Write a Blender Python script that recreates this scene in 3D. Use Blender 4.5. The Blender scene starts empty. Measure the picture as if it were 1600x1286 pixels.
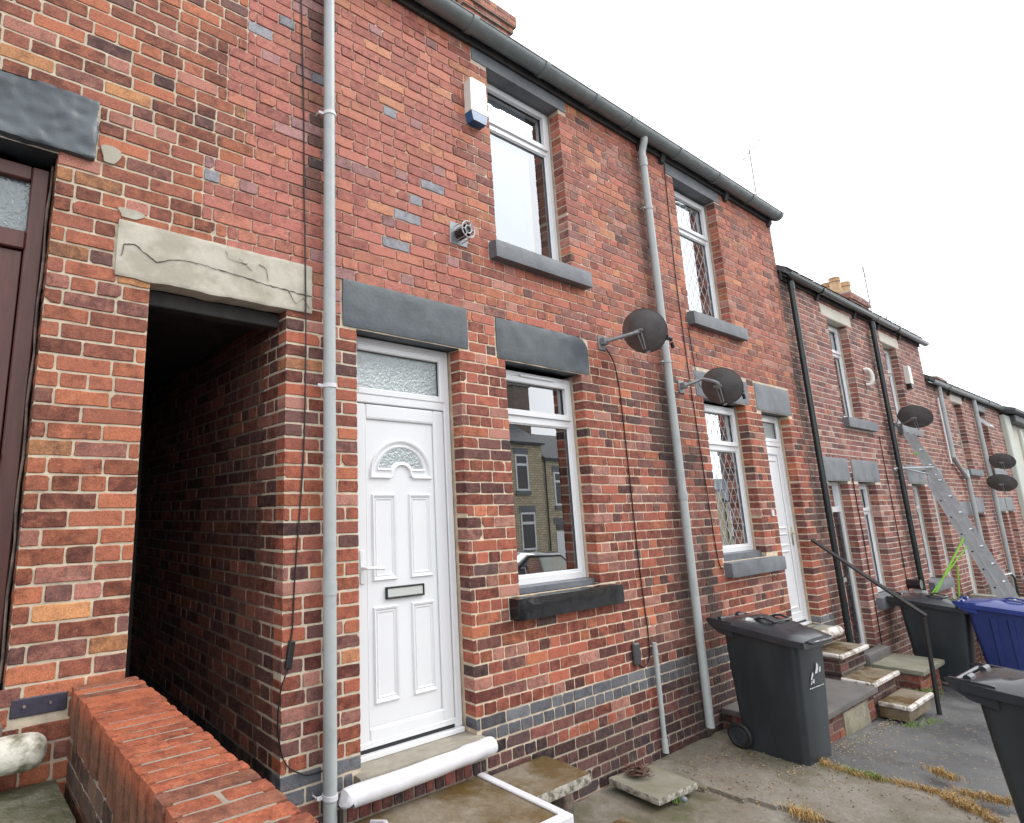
import bpy, math, random
from math import radians as R_, sin, cos, pi
from mathutils import Vector, Matrix, noise

sc = bpy.context.scene
COL = sc.collection
rnd = random.Random(7)

# ------------------------------------------------------------------ mesh builder
class MB:
    def __init__(s):
        s.v = []; s.f = []; s.m = []; s.sm = []; s.c = []
    def add(s, vs, fs, mi=0, smooth=False, col=(1, 1, 1, 0.5), M=None, flip=False):
        b = len(s.v)
        if M is not None:
            vs = [M(*p) for p in vs]
        s.v.extend(vs); s.c.extend([col] * len(vs))
        for f in fs:
            f = tuple(b + i for i in f)
            s.f.append(f[::-1] if flip else f); s.m.append(mi); s.sm.append(smooth)
    def build(s, name, mats, parent=None, loc=(0, 0, 0), label=None, cat=None, group=None, kind=None, off=None, hasc=False):
        """verts are world coordinates; off = origin subtracted (root location)."""
        if off is None:
            off = root_off(parent) if parent is not None else loc
        ox, oy, oz = off
        me = bpy.data.meshes.new(name)
        me.from_pydata([(x - ox, y - oy, z - oz) for x, y, z in s.v], [], s.f)
        if not isinstance(mats, (list, tuple)): mats = [mats]
        for m in mats: me.materials.append(m)
        me.polygons.foreach_set('material_index', s.m)
        me.polygons.foreach_set('use_smooth', s.sm)
        if hasc:
            a = me.color_attributes.new('bcol', 'FLOAT_COLOR', 'POINT')
            a.data.foreach_set('color', [x for c in s.c for x in c])
        me.update()
        if any(s.sm): me.set_sharp_from_angle(angle=R_(38))
        o = bpy.data.objects.new(name, me); COL.objects.link(o)
        if parent is not None: o.parent = parent
        else: o.location = off
        tag(o, label, cat, group, kind)
        return o

def root_off(o):
    while o.parent is not None: o = o.parent
    return tuple(o.location)

def tag(o, label=None, cat=None, group=None, kind=None):
    if label: o['label'] = label
    if cat: o['category'] = cat
    if group: o['group'] = group
    if kind: o['kind'] = kind
    return o

def empty(name, loc, label, cat, group=None):
    o = bpy.data.objects.new(name, None); COL.objects.link(o)
    o.location = loc; o.empty_display_size = .1
    return tag(o, label, cat, group)

def copy_tree(o, parent=None):
    c = o.copy(); COL.objects.link(c)
    if parent is not None: c.parent = parent
    for ch in list(o.children): copy_tree(ch, c)
    return c

# ------------------------------------------------------------------ shapes
def box(mb, x0, x1, y0, y1, z0, z1, c=.004, mi=0, col=(1, 1, 1, .5), M=None):
    c = min(c, (x1 - x0) * .45, (y1 - y0) * .45, (z1 - z0) * .45)
    if c <= 0:
        vs = [(x, y, z) for x in (x0, x1) for y in (y0, y1) for z in (z0, z1)]
        fs = [(0, 1, 3, 2), (4, 6, 7, 5), (0, 4, 5, 1), (2, 3, 7, 6), (0, 2, 6, 4), (1, 5, 7, 3)]
        mb.add(vs, fs, mi, False, col, M); return
    X = (x0, x1); Y = (y0, y1); Z = (z0, z1); vs = []; idx = {}
    for i in (0, 1):
        for j in (0, 1):
            for k in (0, 1):
                sx = c if i == 0 else -c; sy = c if j == 0 else -c; sz = c if k == 0 else -c
                for ax, p in enumerate(((X[i], Y[j] + sy, Z[k] + sz), (X[i] + sx, Y[j], Z[k] + sz), (X[i] + sx, Y[j] + sy, Z[k]))):
                    idx[(i, j, k, ax)] = len(vs); vs.append(p)
    cx = ((x0 + x1) / 2, (y0 + y1) / 2, (z0 + z1) / 2)
    raw = []
    for i in (0, 1):
        raw.append([idx[(i, 0, 0, 0)], idx[(i, 1, 0, 0)], idx[(i, 1, 1, 0)], idx[(i, 0, 1, 0)]])
        raw.append([idx[(0, i, 0, 1)], idx[(1, i, 0, 1)], idx[(1, i, 1, 1)], idx[(0, i, 1, 1)]])
        raw.append([idx[(0, 0, i, 2)], idx[(1, 0, i, 2)], idx[(1, 1, i, 2)], idx[(0, 1, i, 2)]])
    for a in (0, 1):
        for b in (0, 1):
            raw.append([idx[(a, b, 0, 0)], idx[(a, b, 1, 0)], idx[(a, b, 1, 1)], idx[(a, b, 0, 1)]])
            raw.append([idx[(a, 0, b, 0)], idx[(a, 1, b, 0)], idx[(a, 1, b, 2)], idx[(a, 0, b, 2)]])
            raw.append([idx[(0, a, b, 1)], idx[(1, a, b, 1)], idx[(1, a, b, 2)], idx[(0, a, b, 2)]])
            for k in (0, 1):
                raw.append([idx[(a, b, k, 0)], idx[(a, b, k, 1)], idx[(a, b, k, 2)]])
    fs = []
    for f in raw:
        p = [Vector(vs[i]) for i in f]
        n = (p[1] - p[0]).cross(p[2] - p[0])
        ce = sum(p, Vector()) / len(p) - Vector(cx)
        fs.append(tuple(f) if n.dot(ce) > 0 else tuple(f[::-1]))
    mb.add(vs, fs, mi, False, col, M)

def frame_of(d):
    d = Vector(d).normalized()
    a = Vector((0, 0, 1)) if abs(d.z) < .9 else Vector((1, 0, 0))
    u = d.cross(a).normalized(); v = d.cross(u).normalized()
    return d, u, v

def cyl(mb, p0, p1, r0, r1=None, n=16, mi=0, caps=True, smooth=True, round_end=0):
    r1 = r0 if r1 is None else r1
    p0 = Vector(p0); p1 = Vector(p1); d, u, v = frame_of(p1 - p0)
    st = [(p0, r0), (p1, r1)]
    if round_end:
        e = round_end
        st = [(p0, r0 * .55), (p0 + d * e * .3, r0 * .85), (p0 + d * e, r0), (p1 - d * e, r1), (p1 - d * e * .3, r1 * .85), (p1, r1 * .55)]
    vs = []; fs = []
    for p, r in st:
        for i in range(n):
            a = 2 * pi * i / n; q = p + u * (r * cos(a)) + v * (r * sin(a)); vs.append(tuple(q))
    for k in range(len(st) - 1):
        for i in range(n):
            j = (i + 1) % n
            fs.append((k * n + i, k * n + j, (k + 1) * n + j, (k + 1) * n + i))
    mb.add(vs, fs, mi, smooth)
    if caps:
        m = len(st) - 1
        mb.add([vs[i] for i in range(n)], [tuple(range(n))[::-1]], mi)
        mb.add([vs[m * n + i] for i in range(n)], [tuple(range(n))], mi)

def tube(mb, pts, r, n=8, mi=0, closed=False):
    pts = [Vector(p) for p in pts]; m = len(pts); vs = []; fs = []
    prev = None
    for k, p in enumerate(pts):
        a = pts[k - 1] if (k > 0 or closed) else p
        b = pts[(k + 1) % m] if (k < m - 1 or closed) else p
        d = (b - a).normalized()
        if prev is None: _, u, v = frame_of(d)
        else:
            u = (prev - d * prev.dot(d)).normalized(); v = d.cross(u)
        prev = u
        rr = r[k] if isinstance(r, (list, tuple)) else r
        for i in range(n):
            t = 2 * pi * i / n; vs.append(tuple(p + u * (rr * cos(t)) + v * (rr * sin(t))))
    L = m if closed else m - 1
    for k in range(L):
        k2 = (k + 1) % m
        for i in range(n):
            j = (i + 1) % n; fs.append((k * n + i, k * n + j, k2 * n + j, k2 * n + i))
    if not closed:
        fs.append(tuple(range(n))[::-1]); fs.append(tuple((m - 1) * n + i for i in range(n)))
    mb.add(vs, fs, mi, True)

def smoothpath(pts, k=6):
    P = [Vector(p) for p in pts]; out = []
    for i in range(len(P) - 1):
        a = P[max(i - 1, 0)]; b = P[i]; c = P[i + 1]; d = P[min(i + 2, len(P) - 1)]
        for t in range(k):
            t /= k
            out.append(.5 * ((2 * b) + (c - a) * t + (2 * a - 5 * b + 4 * c - d) * t * t + (3 * b - a - 3 * c + d) * t ** 3))
    out.append(P[-1]); return out

def prism(mb, poly, a0, a1, axis='x', mi=0, smooth=False):
    """poly = list of 2-D points; extruded a0..a1 along axis."""
    n = len(poly)
    def P(p, a):
        return (a, p[0], p[1]) if axis == 'x' else ((p[0], a, p[1]) if axis == 'y' else (p[0], p[1], a))
    vs = [P(p, a0) for p in poly] + [P(p, a1) for p in poly]
    ar = sum(poly[i][0] * poly[(i + 1) % n][1] - poly[(i + 1) % n][0] * poly[i][1] for i in range(n))
    fl = (ar < 0) ^ (axis == 'y')
    fs = [(i, (i + 1) % n, n + (i + 1) % n, n + i) for i in range(n)]
    mb.add(vs, fs, mi, smooth, flip=fl)
    mb.add(vs, [tuple(range(n))[::-1], tuple(range(n, 2 * n))], mi, False, flip=fl)

def rough_box(mb, x0, x1, y0, y1, z0, z1, div=(12, 4, 6), amp=.006, fr=9, rd=.02, seed=0, mi=0, M=None, big=0, bf=2.5):
    """subdivided box, rounded edges, noisy faces."""
    nx, ny, nz = div; vs = []; ids = {}
    def vid(i, j, k):
        key = (i, j, k)
        if key not in ids:
            p = Vector((x0 + (x1 - x0) * i / nx, y0 + (y1 - y0) * j / ny, z0 + (z1 - z0) * k / nz))
            q = Vector((min(max(p.x, x0 + rd), x1 - rd), min(max(p.y, y0 + rd), y1 - rd), min(max(p.z, z0 + rd), z1 - rd)))
            d = p - q
            if d.length > 1e-6: p = q + d.normalized() * rd
            s = p * fr + Vector((seed * 7.3, seed * 3.1, seed))
            nrm = (p - Vector(((x0 + x1) / 2, (y0 + y1) / 2, (z0 + z1) / 2)))
            ext = Vector(((x1 - x0) / 2, (y1 - y0) / 2, (z1 - z0) / 2))
            e = [abs(nrm[t]) / max(ext[t], 1e-6) for t in range(3)]; ax = e.index(max(e))
            dv = Vector((0, 0, 0)); dv[ax] = 1 if nrm[ax] > 0 else -1
            p += dv * (noise.noise(s) * amp + noise.noise(s * 2.7) * amp * .5 + (noise.noise(p * bf + Vector((seed, 9, 2))) * big if big else 0))
            ids[key] = len(vs); vs.append(tuple(p))
        return ids[key]
    fs = []
    for i in range(nx):
        for j in range(ny):
            fs.append((vid(i, j, 0), vid(i, j + 1, 0), vid(i + 1, j + 1, 0), vid(i + 1, j, 0)))
            fs.append((vid(i, j, nz), vid(i + 1, j, nz), vid(i + 1, j + 1, nz), vid(i, j + 1, nz)))
    for i in range(nx):
        for k in range(nz):
            fs.append((vid(i, 0, k), vid(i + 1, 0, k), vid(i + 1, 0, k + 1), vid(i, 0, k + 1)))
            fs.append((vid(i, ny, k), vid(i, ny, k + 1), vid(i + 1, ny, k + 1), vid(i + 1, ny, k)))
    for j in range(ny):
        for k in range(nz):
            fs.append((vid(0, j, k), vid(0, j, k + 1), vid(0, j + 1, k + 1), vid(0, j + 1, k)))
            fs.append((vid(nx, j, k), vid(nx, j + 1, k), vid(nx, j + 1, k + 1), vid(nx, j, k + 1)))
    mb.add(vs, fs, mi, True, M=M)

def moulding(mb, poly, y, w=.022, h=.009, mi=0):
    """raised bead swept round a closed polygon in the x-z plane, standing off plane y toward -y."""
    n = len(poly); prof = [(-w / 2, 0), (-w / 4, h), (w / 8, h * .8), (w / 2, 0)]; vs = []; fs = []; m = len(prof)
    ar = sum(poly[i][0] * poly[(i + 1) % n][1] - poly[(i + 1) % n][0] * poly[i][1] for i in range(n))
    for i in range(n):
        a = Vector(poly[i - 1]); b = Vector(poly[i]); c = Vector(poly[(i + 1) % n])
        d1 = (b - a).normalized(); d2 = (c - b).normalized()
        n1 = Vector((d1.y, -d1.x)); n2 = Vector((d2.y, -d2.x)); mt = (n1 + n2)
        mt = mt / max(mt.dot(n1), .3) if mt.length > 1e-5 else n1
        if ar < 0: mt = -mt
        for s, hh in prof: vs.append((b.x + mt.x * -s, y - hh, b.y + mt.y * -s))
    for i in range(n):
        j = (i + 1) % n
        for k in range(m - 1): fs.append((i * m + k, j * m + k, j * m + k + 1, i * m + k + 1))
    mb.add(vs, fs, mi, False, flip=(ar < 0))

# ------------------------------------------------------------------ materials
def new_mat(name):
    m = bpy.data.materials.new(name); m.use_nodes = True
    nt = m.node_tree; b = nt.nodes['Principled BSDF']
    return m, nt, b

def N(nt, t, **k):
    n = nt.nodes.new(t)
    for a, v in k.items():
        if a in n.inputs.keys() if hasattr(n.inputs, 'keys') else False: n.inputs[a].default_value = v
        else: setattr(n, a, v)
    return n

def mixc(nt, fac, a, b, typ='MIX'):
    n = nt.nodes.new('ShaderNodeMix'); n.data_type = 'RGBA'; n.blend_type = typ
    for i, s in ((0, fac), (6, a), (7, b)):
        if hasattr(s, 'links'): nt.links.new(s, n.inputs[i])
        else: n.inputs[i].default_value = s if i == 0 else (tuple(s) + (1,) if len(s) == 3 else s)
    return n.outputs[2]

def ramp(nt, src, p0, p1, c0=0., c1=1.):
    n = nt.nodes.new('ShaderNodeMapRange'); nt.links.new(src, n.inputs[0])
    n.inputs[1].default_value = p0; n.inputs[2].default_value = p1; n.inputs[3].default_value = c0; n.inputs[4].default_value = c1
    return n.outputs[0]

def nz(nt, scale, detail=5, rough=.6, vec=None, stretch=None):
    n = nt.nodes.new('ShaderNodeTexNoise'); n.inputs['Scale'].default_value = scale
    n.inputs['Detail'].default_value = detail; n.inputs['Roughness'].default_value = rough
    if vec is None:
        g = nt.nodes.new('ShaderNodeNewGeometry'); vec = g.outputs['Position']
    if stretch:
        mp = nt.nodes.new('ShaderNodeMapping'); mp.inputs['Scale'].default_value = stretch
        nt.links.new(vec, mp.inputs[0]); vec = mp.outputs[0]
    nt.links.new(vec, n.inputs['Vector'])
    return n.outputs['Fac']

def bump(nt, b, src, strength=.3, dist=.002):
    n = nt.nodes.new('ShaderNodeBump'); n.inputs['Strength'].default_value = strength; n.inputs['Distance'].default_value = dist
    nt.links.new(src, n.inputs['Height']); nt.links.new(n.outputs[0], b.inputs['Normal']); return n

def objvec(nt):
    return nt.nodes.new('ShaderNodeTexCoord').outputs['Object']

def simple(name, c, rough=.5, c2=None, scale=6, spread=(.35, .65), metal=0, bs=0, bscale=60, bd=.002, spec=.5, coat=0, obj=False, stretch=None, detail=6, r2=None):
    m, nt, b = new_mat(name)
    b.inputs['Roughness'].default_value = rough; b.inputs['Metallic'].default_value = metal
    b.inputs['Specular IOR Level'].default_value = spec
    b.inputs['Coat Weight'].default_value = coat
    v = objvec(nt) if obj else None
    if c2 is not None:
        f = ramp(nt, nz(nt, scale, detail, .62, v, stretch), *spread)
        nt.links.new(mixc(nt, f, c, c2), b.inputs['Base Color'])
        if r2 is not None: nt.links.new(ramp(nt, f, 0, 1, rough, r2), b.inputs['Roughness'])
    else: b.inputs['Base Color'].default_value = (*c, 1)
    if bs: bump(nt, b, nz(nt, bscale, 4, .6, v), bs, bd)
    return m

def brick_mat():
    m, nt, b = new_mat('brick')
    at = nt.nodes.new('ShaderNodeAttribute'); at.attribute_name = 'bcol'
    c = at.outputs['Color']; al = at.outputs['Alpha']
    # kiln burn: soft brown-black clouding, amount differs per brick
    n1 = nz(nt, 15, 7, .72)
    add = nt.nodes.new('ShaderNodeMath'); add.operation = 'MULTIPLY_ADD'
    nt.links.new(al, add.inputs[0]); add.inputs[1].default_value = .34; nt.links.new(n1, add.inputs[2])
    burn = ramp(nt, add.outputs[0], .54, .87)
    c1 = mixc(nt, burn, c, mixc(nt, 1., c, (.30, .27, .32), 'MULTIPLY'))
    lt = ramp(nt, nz(nt, 24, 5, .72), .50, .80, 0, .5)
    c2 = mixc(nt, lt, c1, mixc(nt, .5, c1, (.64, .27, .15)))
    sp = ramp(nt, nz(nt, 150, 5, .8), .34, .62, .42, 1.25)
    cc = nt.nodes.new('ShaderNodeCombineColor'); [nt.links.new(sp, cc.inputs[i]) for i in range(3)]
    c3 = mixc(nt, .8, c2, cc.outputs[0], 'MULTIPLY')
    pit = ramp(nt, nz(nt, 60, 5, .85), .62, .68, 0, .8)
    c3 = mixc(nt, pit, c3, (.03, .018, .016))
    # smeared mortar and lime bloom
    sm = ramp(nt, nz(nt, 33, 6, .8), .64, .70, 0, .7)
    c3 = mixc(nt, sm, c3, (.42, .33, .25))
    bl = ramp(nt, nz(nt, 5, 8, .75), .58, .80, 0, .38)
    c4 = mixc(nt, bl, c3, (.44, .35, .30))
    nt.links.new(c4, b.inputs['Base Color'])
    b.inputs['Roughness'].default_value = .72; b.inputs['Specular IOR Level'].default_value = .35
    h = nt.nodes.new('ShaderNodeMath'); h.operation = 'ADD'
    nt.links.new(nz(nt, 90, 5, .65), h.inputs[0]); nt.links.new(nz(nt, 28, 3), h.inputs[1])
    bump(nt, b, h.outputs[0], .55, .004)
    return m

def mortar_mat():
    m, nt, b = new_mat('mortar')
    at = nt.nodes.new('ShaderNodeAttribute'); at.attribute_name = 'bcol'
    f = ramp(nt, nz(nt, 14, 7, .7), .35, .7, .68, 1.08)
    cc = nt.nodes.new('ShaderNodeCombineColor'); [nt.links.new(f, cc.inputs[i]) for i in range(3)]
    nt.links.new(mixc(nt, 1., at.outputs['Color'], cc.outputs[0], 'MULTIPLY'), b.inputs['Base Color'])
    b.inputs['Roughness'].default_value = .9
    bump(nt, b, nz(nt, 120, 4, .7), .7, .003)
    return m

def glass_mat(name='window_glass', k=4.2, base=.11, tint=(.75, .8, .8), rough=0.0, bmp=0, bscale=30, trans=1.0, body=(.5, .55, .55)):
    m, nt, b = new_mat(name); nt.nodes.remove(b)
    out = nt.nodes['Material Output']
    tr = nt.nodes.new('ShaderNodeBsdfTransparent'); tr.inputs[0].default_value = (*tint, 1)
    gl = nt.nodes.new('ShaderNodeBsdfGlossy'); gl.inputs['Roughness'].default_value = rough; gl.inputs['Color'].default_value = (.95, .98, 1, 1)
    fr = nt.nodes.new('ShaderNodeFresnel'); fr.inputs[0].default_value = 1.5
    ma = nt.nodes.new('ShaderNodeMath'); ma.operation = 'MULTIPLY_ADD'; ma.use_clamp = True
    nt.links.new(fr.outputs[0], ma.inputs[0]); ma.inputs[1].default_value = k; ma.inputs[2].default_value = base
    mx = nt.nodes.new('ShaderNodeMixShader'); nt.links.new(ma.outputs[0], mx.inputs[0])
    src = tr
    if trans < 1:
        df = nt.nodes.new('ShaderNodeBsdfPrincipled'); df.inputs['Base Color'].default_value = (*body, 1); df.inputs['Roughness'].default_value = .35
        if bmp:
            bb = nt.nodes.new('ShaderNodeBump'); bb.inputs['Strength'].default_value = bmp; bb.inputs['Distance'].default_value = .01
            nt.links.new(nz(nt, bscale, 3, .6), bb.inputs['Height']); nt.links.new(bb.outputs[0], gl.inputs['Normal']); nt.links.new(bb.outputs[0], df.inputs['Normal'])
        m2 = nt.nodes.new('ShaderNodeMixShader'); m2.inputs[0].default_value = 1 - trans
        nt.links.new(tr.outputs[0], m2.inputs[1]); nt.links.new(df.outputs[0], m2.inputs[2]); src = m2
    elif bmp:
        bb = nt.nodes.new('ShaderNodeBump'); bb.inputs['Strength'].default_value = bmp; bb.inputs['Distance'].default_value = .01
        nt.links.new(nz(nt, bscale, 2, .5), bb.inputs['Height']); nt.links.new(bb.outputs[0], gl.inputs['Normal'])
    nt.links.new(src.outputs[0], mx.inputs[1]); nt.links.new(gl.outputs[0], mx.inputs[2]); nt.links.new(mx.outputs[0], out.inputs[0])
    return m

def ground_mat():
    m, nt, b = new_mat('asphalt')
    f = ramp(nt, nz(nt, .9, 8, .65), .38, .62)
    c = mixc(nt, f, (.060, .064, .068), (.115, .115, .112))
    g = ramp(nt, nz(nt, 160, 3, .8), .58, .70, 0, .8)
    c = mixc(nt, g, c, (.24, .23, .22))
    nt.links.new(c, b.inputs['Base Color'])
    wet = ramp(nt, nz(nt, 1.7, 5, .6), .42, .6, .22, .62); nt.links.new(wet, b.inputs['Roughness'])
    bump(nt, b, nz(nt, 130, 4, .75), .8, .006)
    return m

def concrete_mat(name, a, c2, moss, mossamt=(.5, .7), wet=.35, sc=2.2):
    m, nt, b = new_mat(name)
    c = mixc(nt, ramp(nt, nz(nt, sc * 1.7, 8, .7), .35, .65), a, c2)
    ms = ramp(nt, nz(nt, sc, 6, .68), *mossamt)
    c = mixc(nt, ms, c, moss)
    c = mixc(nt, ramp(nt, nz(nt, 190, 3, .8), .62, .72, 0, .7), c, (.40, .37, .33))
    c = mixc(nt, ramp(nt, nz(nt, 60, 3, .8), .60, .72, 0, .8), c, (.04, .035, .03))
    c = mixc(nt, ramp(nt, nz(nt, 26, 7, .8), .35, .65, .45, 0), c, (.07, .06, .045))
    nt.links.new(c, b.inputs['Base Color'])
    nt.links.new(ramp(nt, ms, 0, 1, .75, wet), b.inputs['Roughness'])
    bump(nt, b, nz(nt, 70, 6, .75), .5, .006)
    return m

M_brick = brick_mat(); M_mortar = mortar_mat()
M_glass = glass_mat(); M_glass_hi = glass_mat('upper_window_glass', 2.2, .20)
M_obsc = glass_mat('obscured_glass', 1.8, .10, rough=.12, bmp=1.0, bscale=55, trans=.15, body=(.34, .40, .41))
M_obsc_d = glass_mat('old_door_glass', 1.2, .05, rough=.10, bmp=.8, bscale=40, trans=.1, body=(.10, .13, .14))
M_upvc = simple('white_upvc', (.75, .76, .775), .26, (.72, .73, .75), 3, coat=.2)
M_stoneblk = simple('black_painted_stone', (.038, .050, .060), .40, (.088, .105, .118), 3.2, (.32, .68), bs=.30, bscale=34, bd=.006, detail=9)
M_gloss = simple('glossy_black_paint', (.006, .006, .008), .20, (.016, .016, .020), 8, bs=.35, bscale=24, bd=.008, coat=.3)
M_grey = simple('grey_painted_stone', (.095, .105, .12), .5, (.165, .178, .195), 4, bs=.4, bscale=40, bd=.006)
M_render = simple('cracked_render', (.50, .47, .39), .85, (.38, .35, .28), 3.2, (.44, .56), bs=.35, bscale=45, bd=.006)
M_crack = simple('crack', (.13, .11, .09), .9)
M_pipe = simple('grey_painted_pipe', (.40, .43, .43), .42, (.30, .33, .33), 9, (.5, .8), bs=.2, bscale=40)
M_pipeb = simple('black_pipe', (.012, .018, .018), .22, (.02, .028, .028), 6)
M_gutter = simple('slate_grey_gutter', (.17, .20, .205), .4, (.25, .28, .28), 7, (.4, .75), bs=.25, bscale=50)
M_iron = simple('black_painted_iron', (.010, .010, .011), .5, (.02, .018, .017), 20)
M_white = simple('white_paint', (.68, .68, .71), .55, (.60, .59, .61), 7, bs=.4, bscale=70)
M_oldwhite = simple('worn_white_paint', (.60, .56, .53), .6, (.24, .20, .15), 11, (.48, .60), bs=.5, bscale=40)
M_mosswhite = simple('flaking_white_stone', (.55, .53, .46), .7, (.17, .17, .11), 13, (.44, .60), bs=.8, bscale=30, bd=.01)
M_slate = simple('roof_slate', (.055, .06, .07), .6, (.10, .105, .115), 3, bs=.5, bscale=30)
M_dark = simple('dark_timber', (.02, .02, .022), .7, (.05, .045, .04), 8)
M_brown = simple('brown_varnished_wood', (.070, .022, .017), .38, (.105, .034, .026), 4, stretch=(12, 12, 1.2), bs=.2, bscale=30)
M_brass = simple('brass', (.50, .42, .26), .35, metal=.9)
M_black = simple('black_plastic', (.012, .013, .014), .4)
M_cable = simple('black_cable', (.010, .008, .010), .45)
M_bin = simple('dark_grey_bin_plastic', (.018, .023, .027), .38, (.040, .050, .055), 2.2, spread=(.4, .75), obj=True, detail=10, stretch=(1, 1, .35), bs=.25, bscale=240, bd=.0015)
M_binlid = simple('bin_lid_plastic', (.024, .027, .032), .13, (.034, .037, .043), 6, obj=True, r2=.26)
M_blue = simple('blue_bin_plastic', (.016, .028, .125), .38, (.022, .038, .16), 3, obj=True, bs=.2, bscale=240, bd=.0015)
M_bluelid = simple('blue_lid_plastic', (.022, .04, .19), .2, (.03, .052, .23), 5, obj=True)
M_rubber = simple('rubber', (.012, .012, .012), .6)
M_print = simple('white_print', (.62, .64, .66), .5)
M_alu = simple('aluminium', (.50, .52, .54), .42, (.40, .42, .44), 7, metal=.35)
M_lime = simple('lime_green_paint', (.26, .58, .06), .35)
M_dish = simple('dark_grey_dish', (.085, .083, .085), .45, (.13, .127, .13), 9, bs=.4, bscale=300, bd=.002)
M_galv = simple('galvanised_steel', (.20, .21, .22), .4, (.30, .31, .32), 20, metal=.3)
M_alarm = simple('cream_plastic', (.72, .71, .65), .35)
M_alarmb = simple('blue_plastic', (.03, .11, .24), .3)
M_pot = simple('buff_terracotta', (.55, .36, .20), .7, (.38, .24, .14), 14, bs=.3)
M_concrete = concrete_mat('mossy_concrete', (.29, .275, .235), (.19, .15, .11), (.12, .115, .06), (.45, .66), .30, 1.5)
M_slab = concrete_mat('wet_mossy_slab', (.30, .26, .20), (.20, .15, .09), (.135, .085, .022), (.42, .60), .14, 2.4)
M_slabedge = simple('weathered_slab_edge', (.42, .39, .34), .85, (.12, .11, .08), 26, (.42, .62), bs=.9, bscale=60, bd=.012)
M_flag = simple('stone_flag', (.26, .25, .20), .55, (.185, .175, .12), 4, bs=.4, bscale=70, bd=.005)
M_pale = simple('pale_concrete', (.36, .33, .27), .8, (.25, .225, .18), 6, bs=.5, bscale=80, bd=.004)
M_flag2 = simple('tarmac_topping', (.10, .095, .095), .5, (.15, .14, .13), 3, bs=.7, bscale=130, bd=.005)
M_riser = simple('worn_riser', (.22, .17, .14), .8, (.09, .07, .065), 9, (.42, .6), bs=.6, bscale=40, bd=.008)
M_moss = simple('mossy_step', (.10, .105, .055), .65, (.21, .20, .15), 9, (.42, .68), bs=.9, bscale=25, bd=.02)
M_asph = ground_mat()
M_dirt = simple('brown_grit', (.19, .145, .105), .8, (.115, .09, .065), 7, bs=.9, bscale=120, bd=.008)
M_dry = simple('dry_grass', (.50, .34, .13), .7, (.36, .22, .08), 40)
M_grn = simple('green_weed', (.16, .27, .05), .6, (.10, .17, .03), 40)
M_leaf = simple('dead_leaf', (.06, .028, .022), .5, (.12, .06, .045), 60)
M_net = simple('net_curtain', (.82, .84, .90), .8, (.72, .74, .80), 12)
M_cream = simple('cream_render', (.62, .58, .50), .8, (.56, .52, .45), 3)
M_creamp = simple('pale_painted_pilaster', (.56, .60, .54), .7, (.50, .54, .48), 3)
M_bstone = simple('buff_stone', (.33, .27, .16), .85, (.20, .165, .10), 5)
M_lead = simple('lead_strip', (.55, .57, .60), .4, metal=.2)
M_car = simple('dark_car_paint', (.05, .055, .06), .15, coat=1)
M_interior = simple('interior_wall', (.10, .09, .08), .9)
M_plain = simple('plain_gable_brick', (.26, .10, .07), .85, (.18, .07, .05), 5)

# buff stone gets coursed joints (opposite houses)
def coursed():
    nt = M_bstone.node_tree; b = nt.nodes['Principled BSDF']
    t = nt.nodes.new('ShaderNodeTexBrick'); t.inputs['Scale'].default_value = 1
    t.inputs['Brick Width'].default_value = .42; t.inputs['Row Height'].default_value = .15; t.inputs['Mortar Size'].default_value = .012
    t.inputs['Color1'].default_value = (.60, .52, .36, 1); t.inputs['Color2'].default_value = (.43, .36, .24, 1); t.inputs['Mortar'].default_value = (.10, .085, .06, 1)
    mp = nt.nodes.new('ShaderNodeMapping'); mp.inputs['Rotation'].default_value = (R_(90), 0, 0)
    nt.links.new(objvec(nt), mp.inputs[0]); nt.links.new(mp.outputs[0], t.inputs[0]); nt.links.new(t.outputs[0], b.inputs['Base Color'])
coursed()

# ------------------------------------------------------------------ brickwork
CP = .0784; Z0 = .690          # course pitch and a bed joint level
LS = .2355; LH = .1178

def pick(rg, tab):
    t = rg.random() * sum(w for w, _ in tab)
    for w, c in tab:
        t -= w
        if t <= 0: return c
    return tab[-1][1]

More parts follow.
